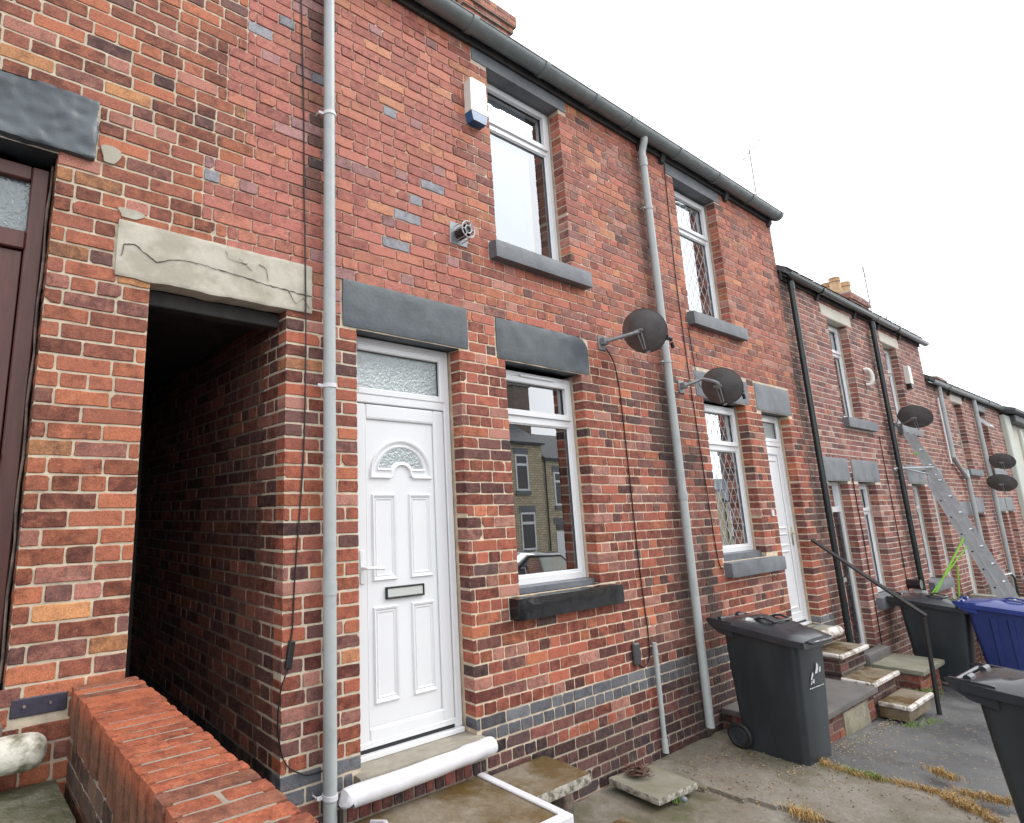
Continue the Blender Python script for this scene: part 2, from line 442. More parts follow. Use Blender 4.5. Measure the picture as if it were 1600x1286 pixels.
PAL = {
 'h1': [(34, (.47, .145, .072)), (22, (.34, .105, .062)), (5, (.19, .08, .066)), (12, (.44, .17, .12)), (4, (.60, .26, .11)), (20, (.41, .125, .068))],
 'pier': [(32, (.43, .118, .065)), (26, (.31, .09, .06)), (14, (.17, .072, .062)), (16, (.45, .19, .145)), (3, (.56, .23, .11)), (8, (.49, .15, .075))],
 'pink': [(40, (.50, .165, .12)), (26, (.53, .185, .12)), (20, (.46, .145, .11)), (7, (.42, .20, .185)), (3, (.30, .29, .31)), (4, (.57, .23, .13))],
 'red': [(34, (.49, .145, .095)), (26, (.52, .168, .092)), (18, (.38, .12, .088)), (4, (.25, .10, .085)), (14, (.48, .20, .15)), (4, (.57, .22, .11))],
 'low': [(34, (.45, .122, .072)), (24, (.36, .10, .066)), (11, (.22, .084, .068)), (14, (.46, .195, .145)), (11, (.54, .165, .082)), (2, (.13, .07, .062))],
 'blue': [(60, (.125, .13, .145)), (30, (.165, .168, .18)), (10, (.09, .09, .10))],
 'plinth': [(40, (.19, .08, .072)), (30, (.115, .062, .065)), (20, (.27, .09, .075)), (10, (.07, .05, .055))],
 'far': [(30, (.36, .135, .105)), (24, (.29, .105, .09)), (20, (.43, .165, .115)), (12, (.20, .095, .085)), (14, (.46, .25, .20))],
 'coping': [(55, (.41, .12, .06)), (30, (.34, .10, .052)), (15, (.26, .10, .06))],
 'grime': [(40, (.15, .08, .055)), (30, (.10, .065, .05)), (20, (.20, .085, .05))],
 'passage': [(40, (.20, .075, .055)), (40, (.12, .055, .048)), (20, (.26, .09, .06))],  # wall bricks darkened past the mouth, passage shade put into the colour
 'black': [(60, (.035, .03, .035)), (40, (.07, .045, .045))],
}
BURN = {'pink': .45, 'red': .8, 'far': .7, 'blue': .5, 'coping': .5}
def nzv(x, y, z): return noise.noise(Vector((x, y, z)))

def zone_main(x, z):
    """palette, joint, mortar colour for the near wall."""
    if Z0 - 2 * CP - .01 < z < Z0 + .001 and x > 1.5: return 'blue', .011, (.66, .55, .42)
    if z < Z0 - CP * 1.9:
        if 3.75 < x < 4.95 and z > .36: return 'low', .011, (.52, .45, .36)
        return 'plinth', .012, (.62, .52, .39)
    if x < .76 or (z > 3.47 and x < 1.12 + tooth(math.floor((z - Z0) / CP + 1e-4))): return 'h1', .0110, (.62, .53, .40)
    if z > 3.2 and x < 2.95 + .25 * nzv(0, 0, z * 2): return 'pink', .0080, (.66, .52, .40)
    if z > 3.3: return 'red', .0080, (.66, .54, .42)
    if x < 2.05: return 'pier', .0125, (.68, .59, .45)
    return 'low', .0105, (.76, .62, .46)

def tooth(k):
    g = (k + 3) // 5
    return (0, LH, .03, -LH, LH)[g % 5] + (LH * .5 if (k % 2 and g % 3 == 0) else 0)

def zone_far(x, z):
    return 'far', .012, (.74, .66, .55)

def soot(x, z):
    """dark damp and soot streaks on the wall itself: beside the drainpipes and at the foot of the wall."""
    s = 0.
    for px, w, z0, z1 in ((5.60, .30, -.3, 5.6), (1.72, .12, 3.9, 5.6), (9.02, .22, -1, 5.2), (12.4, .2, -1, 4.8), (6.05, .28, .2, 2.6)):
        if z0 < z < z1:
            d = abs(x - px + .10 * nzv(1, px, z * 1.7)); a = max(0, 1 - d / w) * (.5 + .9 * max(0, nzv(px, z * 1.3, 4) + .35))
            s = max(s, a)
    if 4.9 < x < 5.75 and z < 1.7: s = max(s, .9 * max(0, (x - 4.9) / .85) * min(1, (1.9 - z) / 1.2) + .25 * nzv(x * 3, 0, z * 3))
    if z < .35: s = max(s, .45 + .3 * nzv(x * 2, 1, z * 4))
    return min(max(s, 0), .9)

def brick(mb, M, flip, u0, u1, z0, z1, depth, col, near, rg, burn=1):
    c = .0045 if near else .003; j = .0026 if near else .0012
    J = lambda: rg.uniform(-j, j)
    if near:
        um = [u0 + (u1 - u0) * t for t in ((.33, .67) if u1 - u0 > .15 else (.5,))]; zm = (z0 + z1) / 2
        k = rg.random(); cc = [c * rg.uniform(.5, 1.6) for _ in range(4)]
        if k < .10: cc[rg.randrange(4)] *= rg.uniform(2, 4.5)
        out = [(u0 + cc[0], z0)] + [(u, z0 + J()) for u in um] + [(u1 - cc[1], z0), (u1, z0 + cc[1]), (u1 + J(), zm), (u1, z1 - cc[2]), (u1 - cc[2], z1)]
        out += [(u, z1 + J()) for u in um[::-1]] + [(u0 + cc[3], z1), (u0, z1 - cc[3]), (u0 + J(), zm), (u0, z0 + cc[0])]
    else:
        out = [(u0 + c, z0), (u1 - c, z0), (u1, z0 + c), (u1, z1 - c), (u1 - c, z1), (u0 + c, z1), (u0, z1 - c), (u0, z0 + c)]
    out = [(a + J() * .5, b + J() * .5) for a, b in out]
    n = len(out); uc = (u0 + u1) / 2; zc = (z0 + z1) / 2; hu = (u1 - u0) / 2; hz = (z1 - z0) / 2
    d0 = rg.uniform(-.0022, .0022); tu = rg.uniform(-.004, .004); tz = rg.uniform(-.02, .02)
    ins = .0030
    vs = [(u, depth, z) for u, z in out] + [(u, .0032, z) for u, z in out]
    vs += [(uc + (u - uc) * (1 - ins / hu), d0 + tu * (u - uc) + tz * (z - zc), zc + (z - zc) * (1 - ins / hz)) for u, z in out]
    fs = [(i, (i + 1) % n, n + (i + 1) % n, n + i) for i in range(n)] + [(n + i, n + (i + 1) % n, 2 * n + (i + 1) % n, 2 * n + i) for i in range(n)]
    fs.append(tuple(2 * n + i for i in range(n)))
    mb.add(vs, fs, 0, False, (*col, rg.random() * burn), M, flip)

def brickwork(mb, u0, u1, z0, z1, holes=(), M=None, flip=False, zone=zone_main, near=True, seed=1, ends=(0, 0), back=.012, rev=.10, mortar=True, hdr=4, X=None, t0=None, t1=None):
    """holes: (a, b, c, d, open) rectangles; bricks beside open holes run back into the reveal."""
    rg = random.Random(seed); M = M or (lambda u, d, z: (u, d, z)); X = X or (lambda u: u)
    k0 = math.floor((z0 - Z0) / CP + .01); k1 = math.ceil((z1 - Z0) / CP - .01)
    for k in range(k0, k1):
        a0 = Z0 + k * CP; a1 = a0 + CP; zc = (a0 + a1) / 2
        lo = max(a0, z0); hi = min(a1, z1)
        if hi - lo < .02: continue
        hs = sorted([(h[0], h[1], h[4]) for h in holes if h[2] < zc < h[3]])
        e0 = u0 + (t0(k) if t0 else 0); e1 = u1 + (t1(k) if t1 else 0); iv = []; c = e0; le = ends[0]
        for a, b, o in hs:
            if a > c: iv.append((c, min(a, e1), le, 1 if o else 0))
            if b > c: c = b; le = 1 if o else 0
        if c < e1: iv.append((c, e1, le, ends[1]))
        hd = (k % hdr == 0) or (k == -2 and hdr == 4); ph = rg.uniform(-.012, .012) + (.03 if hd else (k % 2) * LH)
        L = LH if hd else LS
        for a, b, le, re in iv:
            if b - a < .03: continue
            cuts = [a]; x = (math.floor((a - ph) / L) + 1) * L + ph
            while x < b - .028:
                if x > a + .035: cuts.append(x + rg.uniform(-.004, .004))
                x += L
            if len(cuts) > 1 and b - cuts[-1] < .045: cuts.pop()
            cuts.append(b); fin = [cuts[0]]
            for p, q in zip(cuts, cuts[1:]):
                if q - p > .2 and rg.random() < .13: fin.append((p + q) / 2)
                fin.append(q)
            for i, (p, q) in enumerate(zip(fin, fin[1:])):
                zn, j, _ = zone(X((p + q) / 2), zc)
                s = soot(X((p + q) / 2), zc)
                colr = pick(rg, PAL[zn]); v = rg.uniform(.84, 1.12); colr = (colr[0] * (.97 if colr[0] > colr[1] * 1.6 else 1), colr[1] * 1.05, colr[2] * 1.08)
                colr = tuple(min(1, t * v) for t in colr)
                colr = tuple(t * (1 - s) + d * s for t, d in zip(colr, (.05, .038, .036)))
                L_ = 0 if (i == 0 and le) else j / 2; R2 = 0 if (i == len(fin) - 2 and re) else j / 2
                dp = rev if ((i == 0 and le) or (i == len(fin) - 2 and re)) else back
                brick(mb, M, flip, p + L_, q - R2, lo + j / 2 if lo == a0 else lo, hi - j / 2 if hi == a1 else hi, dp, colr, near, rg, BURN.get(zn, 1))
    if mortar:
        us = {u0, u1}; zs = {z0, z1}
        for h in holes:
            if h[4]:
                for t in h[:2]:
                    if u0 < t < u1: us.add(t)
                for t in h[2:4]:
                    if z0 < t < z1: zs.add(t)
        def fill(s):
            s = sorted(s); o = [s[0]]
            for a, b in zip(s, s[1:]):
                n = max(1, int((b - a) / .16)); o += [a + (b - a) * i / n for i in range(1, n + 1)]
            return o
        us = fill(us); zs = fill(zs); g = {}; vs = []; cs = []; fs = []
        def vid(i, j):
            if (i, j) not in g:
                g[(i, j)] = len(vs); vs.append((us[i], (.0080 if zone(X(us[i]), zs[j])[0] in ('pink',) else .0050) + .0012 * nzv(us[i] * 9, zs[j] * 9, 2), zs[j]))
                c = zone(X(us[i]), zs[j])[2]; s = soot(X(us[i]), zs[j]) * .85
                cs.append(tuple(t * (1 - s) + .05 * s for t in c) + (.5,))
            return g[(i, j)]
        for i in range(len(us) - 1):
            for j in range(len(zs) - 1):
                uc = (us[i] + us[i + 1]) / 2; zc = (zs[j] + zs[j + 1]) / 2
                if any(h[4] and h[0] < uc < h[1] and h[2] < zc < h[3] for h in holes): continue
                fs.append((vid(i, j), vid(i + 1, j), vid(i + 1, j + 1), vid(i, j + 1)))
        b = len(mb.v); mb.add(vs, fs, 1, False, (1, 1, 1, 1), M, flip)
        for i, c in enumerate(cs): mb.c[b + i] = c
        # mortar behind the reveal bricks
        for h in holes:
            if not h[4]: continue
            for uu, sg in ((h[0], -1), (h[1], 1)):
                if not (u0 <= uu <= u1): continue
                e = uu + sg * .004
                q = [(e, .009, h[2]), (e, .30, h[2]), (e, .30, h[3]), (e, .009, h[3])]
                z_ = zone(X(uu), (h[2] + h[3]) / 2)[2]
                mb.add(q, [(0, 1, 2, 3)] if sg > 0 else [(3, 2, 1, 0)], 1, False, (*[t * .8 for t in z_], .5), M, flip)

# ------------------------------------------------------------------ windows and doors
def rect_frame(mb, x0, x1, z0, z1, w, y0, y1, c=.004, mi=0):
    box(mb, x0, x0 + w, y0, y1, z0, z1, c, mi); box(mb, x1 - w, x1, y0, y1, z0, z1, c, mi)
    box(mb, x0 + w, x1 - w, y0 + .0005, y1, z0, z0 + w, c, mi); box(mb, x0 + w, x1 - w, y0 + .0005, y1, z1 - w, z1, c, mi)

def quad_y(mb, x0, x1, z0, z1, y, mi=0):
    mb.add([(x0, y, z0), (x1, y, z0), (x1, y, z1), (x0, y, z1)], [(0, 1, 2, 3)], mi)

def curtain(name, parent, x0, x1, z0, z1, y, amp=.012, freq=46, scal=0):
    mb = MB(); n = int((x1 - x0) / .012) + 2; vs = []; fs = []
    for i in range(n + 1):
        x = x0 + (x1 - x0) * i / n; yy = y + amp * sin(freq * x) + amp * .5 * sin(freq * 2.3 * x + 1)
        zb = z0 + (scal * abs(sin(x * 11)) if scal else 0)
        vs += [(x, yy, zb), (x, yy, z1)]
    for i in range(n): fs.append((2 * i, 2 * i + 2, 2 * i + 3, 2 * i + 1))
    mb.add(vs, fs, 0, True); return mb.build(name, M_net, parent)

def window(house, x0, x1, z0, z1, tr, glass=M_glass, curt=None, leaded=False, vent=False, open_top=False, label=None, y=.125, simple_=False):
    mb = MB(); t0, t1 = tr; w = .055
    rect_frame(mb, x0, x1, z0, z1, w, y, y + .065)
    box(mb, x0 + w, x1 - w, y + .004, y + .065, t0, t1, .004)
    win = mb.build('window', M_upvc, house, label=label)
    # opening top light: sash stands proud
    s = MB()
    if open_top:
        a = R_(38)
        def T(px, py, pz):
            yy = py - (y + .02); zz = pz - (z1 - w)
            return (px, y + .02 + yy * cos(a) + zz * sin(a), z1 - w - yy * sin(a) * -1 * -1 + zz * cos(a))
        def bx(*q): box(s, *q, c=.004, M=T)
        X0, X1, A, B = x0 + w - .01, x1 - w + .01, t1 - .02, z1 - w + .01
        bx(X0, X0 + .045, y - .012, y + .03, A, B); bx(X1 - .045, X1, y - .012, y + .03, A, B)
        bx(X0 + .045, X1 - .045, y - .011, y + .03, A, A + .045); bx(X0 + .045, X1 - .045, y - .011, y + .03, B - .045, B)
    else:
        rect_frame(s, x0 + w - .012, x1 - w + .012, t1 - .022, z1 - w + .014, .048, y - .014, y + .03)
    s.build('top_light', M_upvc, win)
    s = MB(); rect_frame(s, x0 + w - .004, x1 - w + .004, z0 + w - .004, t0 + .012, .022, y + .012, y + .045, .005); s.build('glazing_bead', M_upvc, win)
    for a, b, nm in ((t1 + .022, z1 - w - .03, 'pane'), (z0 + w + .014, t0 - .006, 'pane')):
        p = MB(); gx = .036 if a > t0 else .016
        quad_y(p, x0 + w + gx - .004, x1 - w - gx + .004, a, b, y + .032); p.build('pane', glass, win)
        r = MB()                       # black gasket
        rect_frame(r, x0 + w + gx - .006, x1 - w - gx + .006, a - .005, b + .005, .010, y + .022, y + .03, 0); r.build('gasket', M_black, win)
        if leaded:
            l = MB(); X0, X1, A, B = x0 + w + gx, x1 - w - gx, a, b; st = .135; sl = 1.55
            for sg in (1, -1):
                c = -4
                k = -30
                while k < 60:
                    # line z = A + sg*sl*(x - X0) + k*st*sl
                    pts = []
                    off = A + k * st * sl
                    for x in (X0, X1):
                        zz = off + sg * sl * (x - X0)
                        if A <= zz <= B: pts.append((x, zz))
                    for zz in (A, B):
                        x = X0 + (zz - off) / (sg * sl)
                        if X0 < x < X1: pts.append((x, zz))
                    if len(pts) >= 2:
                        p_, q_ = pts[0], pts[1]; d = Vector((q_[0] - p_[0], q_[1] - p_[1]))
                        if d.length > .02:
                            nn = Vector((-d.y, d.x)).normalized() * .0035; yy = y + .030 + sg * .0006
                            l.add([(p_[0] - nn.x, yy, p_[1] - nn.y), (q_[0] - nn.x, yy, q_[1] - nn.y), (q_[0] + nn.x, yy, q_[1] + nn.y), (p_[0] + nn.x, yy, p_[1] + nn.y)], [(0, 1, 2, 3)])
                    k += 1
            l.build('leading', M_lead, win)
    if vent:
        v = MB(); box(v, x0 + .28, x0 + .70, y - .03, y - .012, z1 - .046, z1 - .022, .006); v.build('trickle_vent', M_upvc, win)
    if curt:
        for c in curt: curtain('curtain', win, *c)
    return win

def sill(win, x0, x1, z0, z1, mat, proud=.07, rough=True, seed=3, amp=.003):
    mb = MB(); n = int((x1 - x0) / .04)
    rough_box(mb, x0, x1, -proud, .15, z0, z1, (n, 5, 4), amp, 14, .012, seed)
    return mb.build('sill', mat, win)

def lintel(house, x0, x1, z0, z1, mat, seed=1, amp=.003, big=0, proud=.006, div=None, arch=0, rd=.012, label=None):
    mb = MB(); rough_box(mb, x0, x1, -proud, .16, z0, z1, div or (int((x1 - x0) / .035), 4, 9), amp, 11, rd, seed, big=big, bf=6)
    if arch:                         # worn-down top right corner
        for i, (x, y, z) in enumerate(mb.v):
            t = max(0, (x - (x1 - arch)) / arch); top = z1 - (arch * .75) * t * t
            if z > z0 + .12: mb.v[i] = (x, y, z0 + .12 + (z - z0 - .12) * (top - z0 - .12) / (z1 - z0 - .12))
    return mb.build('lintel', mat, house, label=label)

def gutter(house, x0, x1, z, y=-.10, r=.076, mat=M_gutter, joints=()):
    mb = MB(); prof = []
    for i in range(13):
        a = pi + pi * i / 12; prof.append((y + r * cos(a), z + r * sin(a)))
    for i in range(12, -1, -1):
        a = pi + pi * i / 12; prof.append((y + (r - .005) * cos(a), z + (r - .005) * sin(a)))
    prism(mb, prof, x0, x1, 'x', 0, True)
    cyl(mb, (x0, y - r, z), (x1, y - r, z), .006, n=8)
    for j in joints:
        p2 = []
        for i in range(13):
            a = pi + pi * i / 12; p2.append((y + (r + .010) * cos(a), z + (r + .010) * sin(a)))
        for i in range(12, -1, -1):
            a = pi + pi * i / 12; p2.append((y + (r + .001) * cos(a), z + (r + .001) * sin(a)))
        prism(mb, p2, j - .03, j + .03, 'x', 0, True)
    return mb.build('gutter', mat, house)

def drainpipe(house, x, y, z0, z1, r, mat, brackets, bmat, label=None, top=None, shoe=False):
    mb = MB(); cyl(mb, (x, y, z0), (x, y, z1), r, n=24)
    if top: tube(mb, smoothpath([(x, y, z1 - .02), (x, y, z1 + .05), (x, top, z1 + .16), (x, top, z1 + .22)], 4), r, 16)
    cyl(mb, (x, y, z1 - .12), (x, y, z1 - .02), r + .006, n=24)
    p = mb.build('drainpipe', mat, house, label=label)
    for b in brackets:
        m = MB(); cyl(m, (x, y, b - .012), (x, y, b + .012), r + .005, n=24)
        box(m, x - r - .035, x - r, y + r * .2, y + r * .2 + .008, b - .01, b + .01, .002)
        cyl(m, (x - r - .03, y + r * .3, b), (x - r - .03, 0.0, b), .005, n=8)
        m.build('bracket', bmat, p)
    return p

# ================================================================== HOUSES
EZ = 5.86                         # eaves level of the near pair
def roof_body(house, x0, x1, eave, depth=7.2, ridge=3.6, pitch=33, base=-2.2, over=.06, lb=None, rb=None):
    rz = eave + (ridge + .1) * math.tan(R_(pitch)); th = .10
    mb = MB()
    prism(mb, [(-over, eave + .02), (ridge, rz), (ridge, rz + th), (-over - .03, eave + .05 + .03)], x0, x1, 'x')
    prism(mb, [(ridge, rz), (depth + over, eave + .02), (depth + over + .03, eave + .08), (ridge, rz + th)], x0, x1, 'x')
    cyl(mb, (x0, ridge, rz + th), (x1, ridge, rz + th), .10, n=10)
    # slate courses at the eaves edge
    n = int((x1 - x0) / .25)
    for i in range(n):
        a = x0 + (x1 - x0) * i / n; b = x0 + (x1 - x0) * (i + 1) / n
        mb.add([(a + .003, -over - .05, eave + .075 + .004 * (i % 2)), (b - .003, -over - .05, eave + .075 + .004 * (i % 2)), (b - .003, .35, eave + .095 + .27), (a + .003, .35, eave + .095 + .27)], [(0, 1, 2, 3)])
    mb.build('roof', M_slate, house)
    mb = MB()
    for x, s in ((x0 + .004, 1), (x1 - .004, -1)):
        bb = (lb if s > 0 else rb); bb = base if bb is None else bb
        vs = [(x, .012, bb), (x, depth, bb), (x, depth, eave), (x, ridge, rz), (x, .012, eave)]
        mb.add(vs, [tuple(range(5))] if s > 0 else [tuple(range(5))[::-1]])
    mb.add([(x0, depth, base), (x1, depth, base), (x1, depth, eave), (x0, depth, eave)], [(3, 2, 1, 0)])
    mb.build('side_and_rear_wall', M_plain, house)
    mb = MB(); box(mb, x0 + .02, x1 - .02, 3.0, 3.02, base, eave, 0)
    box(mb, x0 + .02, x1 - .02, .31, 3.0, eave - 2.45, eave - 2.25, 0)
    mb.build('inner_wall', M_interior, house)

def eaves_board(house, x0, x1, z, mat=M_dark, braks=()):
    mb = MB(); box(mb, x0, x1, -.03, -.004, z - .07, z + .06, .003, 0)
    for b in braks:
        prism(mb, [(-.13, z + .03), (0, z + .03), (0, z - .13), (-.03, z - .12), (-.06, z - .03), (-.13, z - .01)], b - .035, b + .035, 'x')
    return mb.build('eaves_board', mat, house)

# ---------- house 1 (left edge, brown door)
h1 = empty('terraced_house', (-1.5, 0, 0), 'terraced house at left edge with brown wooden door and rough black stone lintel', 'house', 'red brick terraced houses')
D1 = (-.66, .285, 1.28, 3.725)
holes1 = [(*D1, 1), (-1.2, .45, 3.73, 4.065, 0), (.57, 1.70, 3.16, 3.468, 0), (.75, 1.53, -1, 3.17, 1), (.31, .52, 1.19, 1.27, 0)]
mb = MB(); brickwork(mb, -4, 1.12, .3, EZ, holes1, seed=11, hdr=6, t1=tooth)
mb.build('wall', [M_brick, M_mortar], h1, hasc=True)
mb = MB(); rough_box(mb, -1.2, .445, -.035, .2, 3.73, 4.065, (110, 6, 26), .020, 7, .02, 4, big=.030, bf=4)
mb.build('lintel', M_stoneblk, h1, label='rough hewn black stone lintel')
mb = MB(); box(mb, .31, .52, -.004, .1, 1.195, 1.268, .004)
mb.build('engineering_brick', simple('blue_black_brick', (.030, .028, .045), .35, (.05, .045, .065), 20), h1)
for xx in (.36, .455):
    mb = MB(); cyl(mb, (xx, -.009, 1.236), (xx, 0, 1.236), .006, n=10); mb.build('bolt_head', M_riser, h1)
for px_, pz_, a_, b_ in ((.515, 3.80, .045, .060), (.63, 3.505, .060, .032)):
    mb = MB(); prism(mb, [(px_ + a_ * cos(t) * (1 + .25 * sin(3 * t + px_)), pz_ + b_ * sin(t) * (1 + .2 * cos(2 * t))) for t in [2 * pi * i / 20 for i in range(20)]], -.007, .006, 'y'); mb.build('mortar_patch', M_render, h1)
# brown door
mb = MB(); rect_frame(mb, D1[0], D1[1] - .02, D1[2], D1[3] - .05, .075, .10, .16, .006)
box(mb, D1[0] + .075, D1[1] - .095, .095, .16, 3.24, 3.33, .006)
d = mb.build('door_frame', M_brown, h1, label='brown varnished door frame')
mb = MB(); box(mb, D1[0] + .08, .185, .118, .158, D1[2] + .02, 3.235, .004); 
for a, b, c_, e in ((-.50, .08, 2.5, 3.1), (-.50, .08, 1.45, 2.15)):
    moulding(mb, [(a, c_), (b, c_), (b, e), (a, e)], .118, .04, .014)
dl = mb.build('door', M_brown, h1)
mb = MB(); box(mb, .135, .178, .108, .118, 2.16, 2.34, .003); cyl(mb, (.156, .085, 2.26), (.156, .108, 2.26), .016, n=14); mb.build('lock_plate', M_brass, dl)
mb = MB(); box(mb, .150, .160, .1070, .1078, 2.185, 2.215, 0); mb.build('keyhole', M_black, dl)
mb = MB(); quad_y(mb, D1[0] + .07, .20, 3.325, 3.61, .135); mb.build('fanlight', M_obsc_d, d)
# seal of pale caulk beside the frame
mb = MB(); tube(mb, [(.272 + .004 * sin(i * 1.7), .10 + .004 * sin(i * 2.1), 1.3 + i * .12) for i in range(21)], [.004 + .003 * abs(sin(i * 1.3)) for i in range(21)], 8); mb.build('caulk', M_riser, d)
roof_body(h1, -4, 1.12, EZ, rb=3.3); eaves_board(h1, -4, 1.12, EZ); gutter(h1, -4, 1.12, EZ + .03, joints=(-2, 0))
cables = []
mb = MB(); rough_box(mb, -.75, .44, -.19, -.05, 1.035, 1.165, (40, 6, 6), .006, 12, .062, 8)
mb.build('door_step', M_mosswhite, h1, label='rounded step with flaking white paint and moss')
mb = MB(); rough_box(mb, -.9, .29, -.05, .02, .72, 1.19, (30, 2, 10), .008, 9, .01, 5); mb.build('step_riser', M_riser, h1)
mb = MB(); rough_box(mb, -1.0, .50, -.62, -.03, .62, .955, (40, 14, 8), .010, 6, .02, 12, big=.01); mb.build('lower_step', M_moss, h1, label='wide mossy green stone step')
mb = MB(); rough_box(mb, -1.2, .52, -1.2, -.60, .1, .60, (30, 14, 8), .012, 6, .02, 13, big=.01); mb.build('lower_step', M_concrete, h1)

# ---------- house 2 (white door): its wall holds passage, door, windows
h2 = empty('terraced_house', (3.4, 0, 0), 'terraced house with white front door and fan shaped glass beside the dark passage', 'house', 'red brick terraced houses')
DA = (2.02, 2.91, .595, 3.125); W1 = (3.385, 4.335, 1.395, 3.105); U1 = (3.375, 4.33, 4.055, 5.70)
holesA = [(*DA, 1), (1.97, 2.95, .44, .60, 0), (*W1, 1), (U1[0], U1[1], U1[2], 5.70, 1), (1.908, 3.008, 3.125, 3.452, 0), (3.29, 4.46, 3.105, 3.445, 0), (.57, 1.70, 3.16, 3.468, 0),
          (3.195, 4.445, 5.66, 5.9, 0), (3.27, 4.54, 1.235, 1.395, 0), (3.275, 4.515, 3.90, 4.055, 0), (.75, 1.53, -1, 3.17, 1)]
mb = MB(); brickwork(mb, 1.12, 5.72, -.1, EZ, holesA, seed=21, t0=tooth)
mb.build('wall', [M_brick, M_mortar], h2, hasc=True)
mb = MB(); rough_box(mb, .575, 1.697, -.012, .10, 3.160, 3.466, (90, 3, 24), .0022, 16, .010, 2, big=.0015, bf=4)
for i, (x, y, z) in enumerate(mb.v):
    if z < 3.2: mb.v[i] = (x, y, z - .012 * max(0, nzv(x * 6, 1, 2)) )
lt = mb.build('lintel', M_render, h2, label='pale cracked rendered lintel over the passage')
def crack(pts, w=.0022):
    m = MB(); P = []
    for a, b in zip(pts, pts[1:]):
        n = max(2, int((Vector(b) - Vector(a)).length / .02))
        for i in range(n):
            t = i / n; P.append((a[0] + (b[0] - a[0]) * t + rnd.uniform(-.003, .003), -.0150, a[1] + (b[1] - a[1]) * t + rnd.uniform(-.004, .004)))
    P.append((pts[-1][0], -.0150, pts[-1][1]))
    tube(m, P, [w * rnd.uniform(.35, 1.1) for _ in P], 5); m.build('crack', M_crack, lt)
crack([(.60, 3.27), (.61, 3.33), (.66, 3.345), (.72, 3.30), (.77, 3.275), (.90, 3.318), (1.0, 3.315), (1.2, 3.30), (1.35, 3.285), (1.50, 3.275), (1.62, 3.272), (1.69, 3.27)], .0032)
crack([(1.14, 3.43), (1.15, 3.39), (1.20, 3.375), (1.27, 3.38)], .002); crack([(1.34, 3.39), (1.39, 3.375), (1.40, 3.31)], .002)
crack([(1.53, 3.27), (1.58, 3.20), (1.63, 3.25), (1.67, 3.19)], .0018); crack([(1.22, 3.40), (1.30, 3.345)], .0015)
lintel(h2, 1.915, 3.002, 3.130, 3.448, M_stoneblk, 5, .003)
lintel(h2, 3.297, 4.452, 3.110, 3.440, M_stoneblk, 9, .006, big=.004, arch=.12)
lintel(h2, 3.20, 4.44, 5.665, 5.90, M_grey, 6, .002)
# tunnel passage, its shade deepened by darker brick and mortar colours
mb = MB()
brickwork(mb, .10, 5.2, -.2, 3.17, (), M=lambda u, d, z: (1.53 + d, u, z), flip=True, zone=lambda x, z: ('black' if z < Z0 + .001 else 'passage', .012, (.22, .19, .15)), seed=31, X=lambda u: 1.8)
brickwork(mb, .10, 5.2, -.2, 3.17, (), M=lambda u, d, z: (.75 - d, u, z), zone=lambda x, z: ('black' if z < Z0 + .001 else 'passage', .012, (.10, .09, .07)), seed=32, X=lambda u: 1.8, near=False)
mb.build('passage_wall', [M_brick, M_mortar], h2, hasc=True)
mb = MB(); rough_box(mb, .752, 1.528, .02, 5.2, 3.165, 3.24, (10, 40, 2), .004, 4, .01, 3); box(mb, .70, 1.58, 5.2, 5.25, -.2, 3.3, 0)
mb.build('passage_ceiling', M_dark, h2)
mb = MB(); box(mb, .752, 1.528, .10, .19, 3.075, 3.16, .005); mb.build('passage_beam', M_dark, h2)

